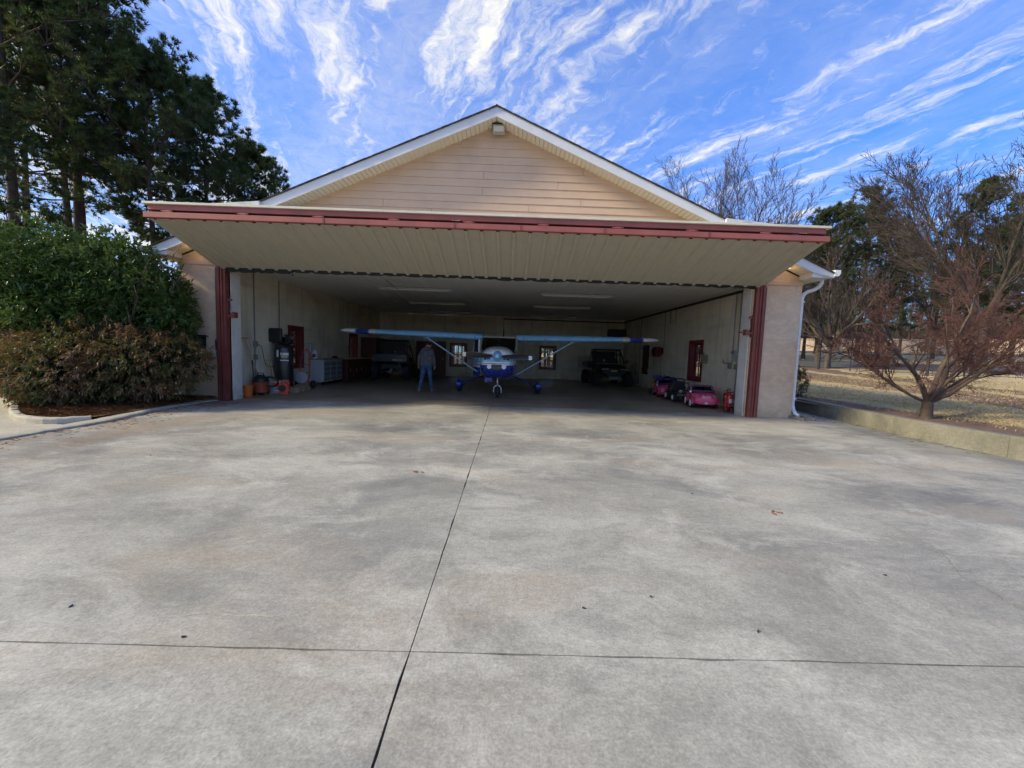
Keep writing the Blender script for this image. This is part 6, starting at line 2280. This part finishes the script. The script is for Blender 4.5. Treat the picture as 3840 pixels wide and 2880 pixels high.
# -------------------- broadleaf shrubs
def blob_points(rng, blobs, n, shell=.75):
    """points in a lumpy outer shell of overlapping ellipsoids; returns points and outward directions"""
    w_ = np.array([b[3] * b[4] + b[4] * b[5] + b[3] * b[5] for b in blobs])
    idx = rng.choice(len(blobs), n, p=w_ / w_.sum())
    B = np.array(blobs)[idx]
    d = rand_unit(rng, n)
    rad = 1 - (1 - shell) * rng.random(n) ** 1.3
    rad *= 1 + .17 * np.sin(d[:, 0] * 7 + B[:, 0] * 5) * np.sin(d[:, 1] * 6 + d[:, 2] * 8)
    P = B[:, :3] + d * B[:, 3:6] * rad[:, None]
    return P, unit(d / B[:, 3:6])


rng = np.random.default_rng(61)
ev = thing('evergreen_shrub', 'tall dark green broadleaf shrub at the left corner of the hangar', 'shrub', (-9.8, 9.35, .07))
ox, oy, oz = -9.8, 9.35, .07
blobs = [(-1.9, .0, 2.30, 1.35, 1.0, 1.15), (-.7, -.2, 2.60, 1.35, 1.1, 1.20), (.45, -.1, 2.60, 1.2, .95, 1.10), (1.15, -.1, 2.35, 1.0, .75, .98), (-2.9, .2, 2.0, 1.2, .9, 1.1), (-.2, -.4, 2.0, 1.5, .8, .85), (1.72, 0, 1.95, .68, .6, .85), (-1.2, .1, 3.0, .9, .8, .65), (-3.6, .3, 2.1, .9, .8, .9)]
blobs = [(b[0], b[1], b[2] + .16, b[3], b[4], b[5]) for b in blobs]
T, Dn = blob_points(rng, blobs, 5600, .70)
keep = (T[:, 2] > np.where(T[:, 0] < -1.0, 1.55 + .12 * np.sin(T[:, 0] * 5), .9)) & ~((T[:, 0] + ox > -8.36) & (T[:, 1] + oy > 10.0))
T, Dn = T[keep], Dn[keep]
n = 8
P = np.repeat(T, n, 0) + rng.normal(size=(len(T) * n, 3)) * .035
D = unit(np.repeat(Dn, n, 0) * .7 + rand_unit(rng, len(P)) * .95 + np.array([0, 0, .12]))
V, F = leaves(P, D, rand_unit(rng, len(P)) * .5 + np.array([0, 0, 1.0]), rng.uniform(.085, .15, len(P)), rng.uniform(.034, .055, len(P)), .22)
V2, F2 = leaves(*[q for q in (lambda T2, D2: (T2, unit(rand_unit(rng, len(T2))), rand_unit(rng, len(T2)), rng.uniform(.13, .2, len(T2)), rng.uniform(.08, .12, len(T2))))(*blob_points(rng, [(b[0], b[1], b[2], b[3] * .72, b[4] * .72, b[5] * .72) for b in blobs], 9000, .5))])
np_mesh('crown', V, F, 'evergreen leaves', ev)
k4 = V2.reshape(-1, 4, 3).mean(1)
k4 = k4[:, 2] > np.where(k4[:, 0] < -1.0, 1.7, .9)
F2 = F2.reshape(-1, 2, 3)[k4].reshape(-1, 3)
np_mesh('inner_leaves', V2, F2, 'evergreen leaves', ev)
g = Grow(62)
for k in range(9):
    a = rng.uniform(0, 6.28)
    g.branch((rng.uniform(-2.2, 1.2), rng.uniform(-.2, .3), 0), (math.cos(a) * .3, math.sin(a) * .2, 1), 2.6, .05, 0, 2, dict(OB, max=2, kids=[1.2, 1.0]))
V, F = join(g.arrays('big', 7), g.arrays('mid', 5), g.arrays('fine', 3))
np_mesh('stems', V, F, 'bark maple', ev)['kind'] = 'stuff'

rng = np.random.default_rng(71)
nb_ = thing('bronze_shrub', 'low mounded shrub with bronze and green leaves in the pine straw bed', 'shrub', (-9.1, 8.62, .07))
blobs = [(-.8, .05, .78, 1.0, .85, .76), (.0, -.1, .88, 1.1, .85, .82), (.95, .1, .82, .95, .8, .78), (1.55, .35, .95, .65, .55, .6), (-.3, -.35, .62, 1.2, .75, .62), (.6, .2, 1.0, .9, .6, .65)]
T, Dn = blob_points(rng, blobs, 3000, .66)
keep = T[:, 2] > .04
T, Dn = T[keep], Dn[keep]
n = 11
P = np.repeat(T, n, 0)
droop = unit(np.repeat(Dn, n, 0) * np.array([1, 1, .45]) + rand_unit(rng, len(P)) * .75 + np.array([0, 0, -.45]))
along = rng.uniform(0, .16, (len(P), 1))
sp = unit(np.repeat(Dn * np.array([1, 1, .5]) + np.array([0, 0, -.15]), n, 0))
P = P + sp * along + rng.normal(size=P.shape) * .015
V, F = leaves(P, droop, rand_unit(rng, len(P)) * .4 + np.array([0, 0, 1.0]), rng.uniform(.07, .125, len(P)), rng.uniform(.022, .036, len(P)), .2)
np_mesh('crown', V, F, 'bronze leaves', nb_)
T2, D2 = blob_points(rng, [(b[0], b[1], b[2], b[3] * .75, b[4] * .75, b[5] * .78) for b in blobs], 5000, .4)
k2 = T2[:, 2] > .05
T2 = T2[k2]
V2, F2 = leaves(T2, rand_unit(rng, len(T2)), rand_unit(rng, len(T2)), rng.uniform(.09, .13, len(T2)), rng.uniform(.05, .07, len(T2)))
np_mesh('inner_leaves', V2, F2, 'boxwood leaves', nb_)
g = Grow(72)
for k in range(14):
    a = rng.uniform(0, 6.28)
    g.branch((rng.uniform(-1.6, 1.5), rng.uniform(-.4, .4), 0), (math.cos(a) * .5, math.sin(a) * .4, 1), 1.2, .018, 0, 1, dict(OB, max=1, kids=[1.0]))
V, F = join(g.arrays('mid', 5), g.arrays('fine', 3))
np_mesh('stems', V, F, 'bark maple', nb_)['kind'] = 'stuff'

rng = np.random.default_rng(81)
bxw = thing('clipped_shrub', 'small clipped dark green shrub behind the white downspout', 'shrub', (9.35, 12.8, .28))
T, Dn = blob_points(rng, [(0, 0, .52, .46, .46, .52), (-.1, .05, .75, .32, .32, .35)], 1500, .8)
P = np.repeat(T, 4, 0) + rng.normal(size=(len(T) * 4, 3)) * .02
V, F = leaves(P, unit(np.repeat(Dn, 4, 0) + rand_unit(rng, len(P)) * .8), rand_unit(rng, len(P)) + np.array([0, 0, 1]), rng.uniform(.03, .05, len(P)), rng.uniform(.018, .026, len(P)))
np_mesh('crown', V, F, 'boxwood leaves', bxw)
V, F = seg_mesh(np.array([[0, 0, 0.0]]), np.array([[0, 0, .6]]), np.array([.04]), np.array([.02]), 6)
np_mesh('stems', V, F, 'bark maple', bxw)

# pine straw in the beds (uncountable)
rng = np.random.default_rng(91)
poly = [(-7.40, 7.05), (-7.65, 6.80), (-7.95, 6.76), (-8.5, 6.94), (-9.3, 7.5), (-10.3, 8.34), (-11.2, 8.9), (-11.2, 10.0), (-8.3, 10.0), (-7.45, 10.0), (-7.52, 9.4), (-7.42, 8.1)]


def inside(poly, x, y):
    c = np.zeros(len(x), bool)
    j = len(poly) - 1
    for i in range(len(poly)):
        xi, yi = poly[i]; xj, yj = poly[j]
        c ^= ((yi > y) != (yj > y)) & (x < (xj - xi) * (y - yi) / (yj - yi + 1e-12) + xi)
        j = i
    return c


x = rng.uniform(-11.2, -7.3, 26000); y = rng.uniform(6.7, 10.0, 26000)
k = inside(poly, x, y)
x, y = x[k], y[k]
z = .078 + rng.random(len(x)) ** 2 * .045
a = rng.uniform(0, 6.28, len(x))
D = np.column_stack([np.cos(a), np.sin(a), rng.normal(0, .16, len(x))])
# stray needles blown against the kerb and the foot of the retaining wall
n2 = 360
yk = rng.uniform(3.0, 9.9, n2)
xk = np.interp(yk, [3, 6, 6.9, 8.1, 9.4, 9.95], [-7.03, -7.04, -7.0, -7.22, -7.35, -7.28]) + rng.random(n2) ** 2.5 * .8
yw = rng.uniform(6.3, 13, n2 // 2)
xw = np.interp(yw, [6.3, 7.3, 8.7, 10.4, 12.4, 15], [8.28, 8.23, 8.36, 8.62, 8.92, 9.05]) - rng.random(n2 // 2) ** 2.5 * .5
x = np.concatenate([x, xk, xw]); y = np.concatenate([y, yk, yw]); z = np.concatenate([z, np.full(n2 + n2 // 2, .004)])
a = np.concatenate([a, rng.uniform(0, 6.28, n2 + n2 // 2)])
D = np.column_stack([np.cos(a), np.sin(a), np.concatenate([D[:, 2], np.zeros(n2 + n2 // 2)])])
V, F = leaves(np.column_stack([x, y, z]), D, np.tile([0, 0, 1.0], (len(x), 1)), rng.uniform(.10, .20, len(x)), np.full(len(x), .0055), .1)
tag(np_mesh('pine_straw', V, F, 'pine straw'), 'fallen pine straw covering the bed round the shrubs', 'pine straw', kind='stuff')

# short dormant grass near the retaining wall (uncountable)
n = 46000
x = 9.3 + 14 * rng.random(n) ** 1.5
y = rng.uniform(4.5, 21, n)
k = (x + .43 * y) < 28.5
x, y = x[k], y[k]
k = (x > 10.0 + .5 * np.sin(y * 1.3)) | (rng.random(len(x)) < .12)
x, y = x[k], y[k]
a = rng.uniform(0, 6.28, len(x))
D = np.column_stack([np.cos(a) * .8, np.sin(a) * .8, np.full(len(x), .7)])
V, F = leaves(np.column_stack([x, y, lawn_z(x, y) - .005]), D, np.tile([0, 0, 1.0], (len(x), 1)), rng.uniform(.05, .10, len(x)), np.full(len(x), .012), .1)
tag(np_mesh('lawn_grass', V, F, 'dry grass blades'), 'short straw-coloured dormant grass on the right lawn', 'grass', kind='stuff')

# -------------------- far woods that read as one mass
rng = np.random.default_rng(101)
tr0, tr1, q0, q1, tips, td = [], [], [], [], [], []
for i in range(520):
    side = (0, 1, 2, 2, 2)[i % 5]
    if side == 0:
        x, y = rng.uniform(-85, -20), rng.uniform(34, 75)
    elif side == 1:
        x, y = rng.uniform(-22, 24), rng.uniform(36, 62)
    else:
        x, y = rng.uniform(16, 125), rng.uniform(44, 95)
        if .51 * x + .86 * y < 76:
            y += 30
    z = gz(x, y) - .1
    H = rng.uniform(9, 15) if side else rng.uniform(6, 10)
    if side == 1:
        H = rng.uniform(5, 9)
    r = rng.uniform(.09, .19)
    tr0.append((x, y, z)); tr1.append((x + rng.normal() * .4, y, z + H)); q0.append(r); q1.append(.03)
    ev_ = rng.random() < .55
    for k in range(44 if ev_ else 26):
        u = rng.uniform(.25, 1)
        a = rng.uniform(0, 6.28)
        R_ = (1.1 - u) * 2.6 * rng.random() ** .5 + .2
        b1 = np.array([x + math.cos(a) * R_, y + math.sin(a) * R_, z + H * u + rng.uniform(-.2, .5)])
        if ev_:
            tips.append(b1); td.append((math.cos(a) * .4, math.sin(a) * .4, .8))
        else:
            tr0.append((x, y, z + H * u * .8)); tr1.append(tuple(b1 + np.array([0, 0, .8]))); q0.append(.035); q1.append(.012)
V, F = seg_mesh(np.array(tr0), np.array(tr1), np.array(q0), np.array(q1), 5)
wd = np_mesh('far_woods', V, F, 'twig brown')
tag(wd, 'distant leafless and pine woodland around the property', 'woods', kind='stuff')
# brush under the far trees
bt_, bd_ = [], []
for i in range(2600):
    if i % 4 == 0:
        x, y = rng.uniform(-70, -19), rng.uniform(30, 60)
    else:
        x, y = rng.uniform(14, 130), rng.uniform(40, 100)
        if .51 * x + .86 * y < 73.5:
            continue
    bt_.append((x, y, gz(x, y) + rng.uniform(0, 3.0))); bd_.append((rng.normal() * .25, 0, 1))
V, F = tufts(np.array(bt_), np.array(bd_), rng, 26, 2.6, .09, .55)
np_mesh('far_brush', V, F, 'twig brown', wd)
V, F = tufts(np.array(tips), np.array(td), rng, 15, .75, .13, 1.1)
np_mesh('far_needles', V, F, 'pine needles far', wd)

# ------------------------------------------------------------------ walls and fence
rw = thing('retaining_wall', 'low stained concrete retaining wall along the right edge of the apron', 'wall', (8.3, 8.0, 0))
path = [(9.15, 24), (9.05, 15), (8.92, 12.4), (8.8, 11.39), (8.62, 10.4), (8.48, 9.56), (8.36, 8.7), (8.26, 7.91), (8.23, 7.3), (8.24, 6.93), (8.28, 6.3)]
rings = []
for i, p in enumerate(path):
    a, b_ = Vector((*path[max(0, i - 1)], 0)), Vector((*path[min(len(path) - 1, i + 1)], 0))
    d = (b_ - a).normalized()
    nn = Vector((-d.y, d.x, 0))
    if nn.x < 0:
        nn = -nn
    q = Vector((p[0] - 8.3, p[1] - 8.0, 0))
    zt = .36
    rings.append([q + Vector((0, 0, -.1)), q + nn * .015 + Vector((0, 0, zt)), q + nn * .215 + Vector((0, 0, zt)), q + nn * .23 + Vector((0, 0, -.1))])
m = MB(); m.loft(rings); m.build('wall_run', 'retaining wall concrete', rw, bevel=.012)
m = MB()
pe = path[-1]
m.span((pe[0] - 8.3 + .0, pe[1] - 8.0 - .24, -.1), (pe[0] - 8.3 + 1.7, pe[1] - 8.0 - .003, .362)); m.build('end_block', 'retaining wall concrete', rw, bevel=.015)

lw = thing('garden_wall', 'low beige plastered wall at the left edge behind the bronze shrub', 'wall', (-13.2, 10.6, 0))
m = MB(); m.box((-2.6, -.3, .55), (6.6, .25, 1.1), Matrix.Rotation(-.28, 3, 'Z')); m.build('panel', 'wall plaster pale', lw, bevel=.01)
m = MB(); m.box((.7, .35, .66), (.5, .45, 1.32)); m.build('pillar', 'wall beige', lw, bevel=.01)
m = MB(); m.box((.7, .35, 1.345), (.58, .53, .06)); m.box((-2.6, -.3, 1.12), (6.6, .33, .05), Matrix.Rotation(-.28, 3, 'Z')); m.build('coping', 'wall plaster pale', lw, bevel=.01)

sg = thing('lamp_post', 'small white lantern on a dark post among the left trunks', 'lamp post', (-24.4, 20, -.1))
m = MB(); m.tube([(0, 0, 0), (0, 0, 1.55)], .05, 8); m.build('post', 'fence black', sg)
m = MB(); m.box((0, 0, 1.70), (.34, .28, .22)); m.build('lantern', 'label white', sg, bevel=.03)
m = MB(); m.box((0, 0, 1.84), (.44, .36, .07)); m.box((0, 0, 1.56), (.36, .3, .05)); m.build('cap', 'fence black', sg, bevel=.02)

# perimeter wall far right, with pillars
pw = thing('perimeter_wall', 'long peach rendered wall with brick pillars beyond the road', 'wall', (44, 56, 0))
A, Bp = Vector((30, 64.2, 0)), Vector((74, 38.2, 0))
d = (Bp - A).normalized()
Lw = (Bp - A).length
ang = math.atan2(d.y, d.x)
k = 0
s_ = 0
while s_ < Lw:
    p = A + d * s_
    p2 = A + d * (s_ + 4.6)
    z = gz(p.x, p.y); z2 = gz(p2.x, p2.y)
    m = MB()
    c = (p + p2) / 2
    m.box((c.x - 44, c.y - 56, (z + z2) / 2 + .75), (4.05, .22, 1.7), ang); m.build('panel', 'wall beige', pw)
    m = MB(); m.box((c.x - 44, c.y - 56, (z + z2) / 2 + 1.63), (4.05, .32, .07), ang); m.build('coping', 'wall beige', pw)
    m = MB(); m.box((p.x - 44, p.y - 56, z + .85), (.62, .62, 2.0), ang); m.box((p.x - 44, p.y - 56, z + 1.88), (.74, .74, .09), ang); m.build('pillar', 'brick pillar', pw)
    s_ += 4.6

# fence: posts, rails and mesh wires
fe = thing('paddock_fence', 'black post and wire fence along the far edge of the right lawn', 'fence', (20, 24, 0))
fp = []
for k, y in enumerate(np.arange(31, 3, -1.55)):
    x = 30.4 - .43 * y
    fp.append((x, y, gz(x, y)))
for k, (x, y, z) in enumerate(fp):
    m = MB()
    r_ = .07 if k % 3 == 1 else .03
    m.tube([(x - 20, y - 24, z - .1), (x - 20, y - 24, z + 1.9)], r_, 7); m.build('post', 'fence black', fe)
for hgt, r_ in ((1.85, .016), (1.05, .012), (.12, .012)):
    m = MB(); m.tube([(x - 20, y - 24, z + hgt) for x, y, z in fp], r_, 5); m.build('rail', 'fence black', fe)
m = MB()
for hgt in np.arange(.3, 1.8, .25):
    m.tube([(x - 20, y - 24, z + hgt) for x, y, z in fp], .004, 3)
m.build('wire', 'fence black', fe)

# grey house far off between the trunks on the right
hs = thing('grey_house', 'distant grey house with white window frames among the trees on the right', 'house', (92, 71, gz(92, 71)), -.55)
m = MB(); m.box((0, 0, 2.4), (16, 9, 4.8)); m.build('wall', 'house grey', hs)
m = MB(); m.prism([(-8.6, 4.8), (8.6, 4.8), (0, 8.6)], -5, 5, 'xz'); m.build('roof', 'shingle', hs)
for kx in (-5.5, -2.6, 2.2, 5.2):
    m = MB(); m.box((kx, -4.53, 2.3), (1.5, .08, 1.7)); wn = m.build('window', 'label white', hs)
    m = MB(); m.box((kx, -4.58, 2.3), (1.2, .05, 1.4)); m.build('pane', 'cockpit dark', wn)
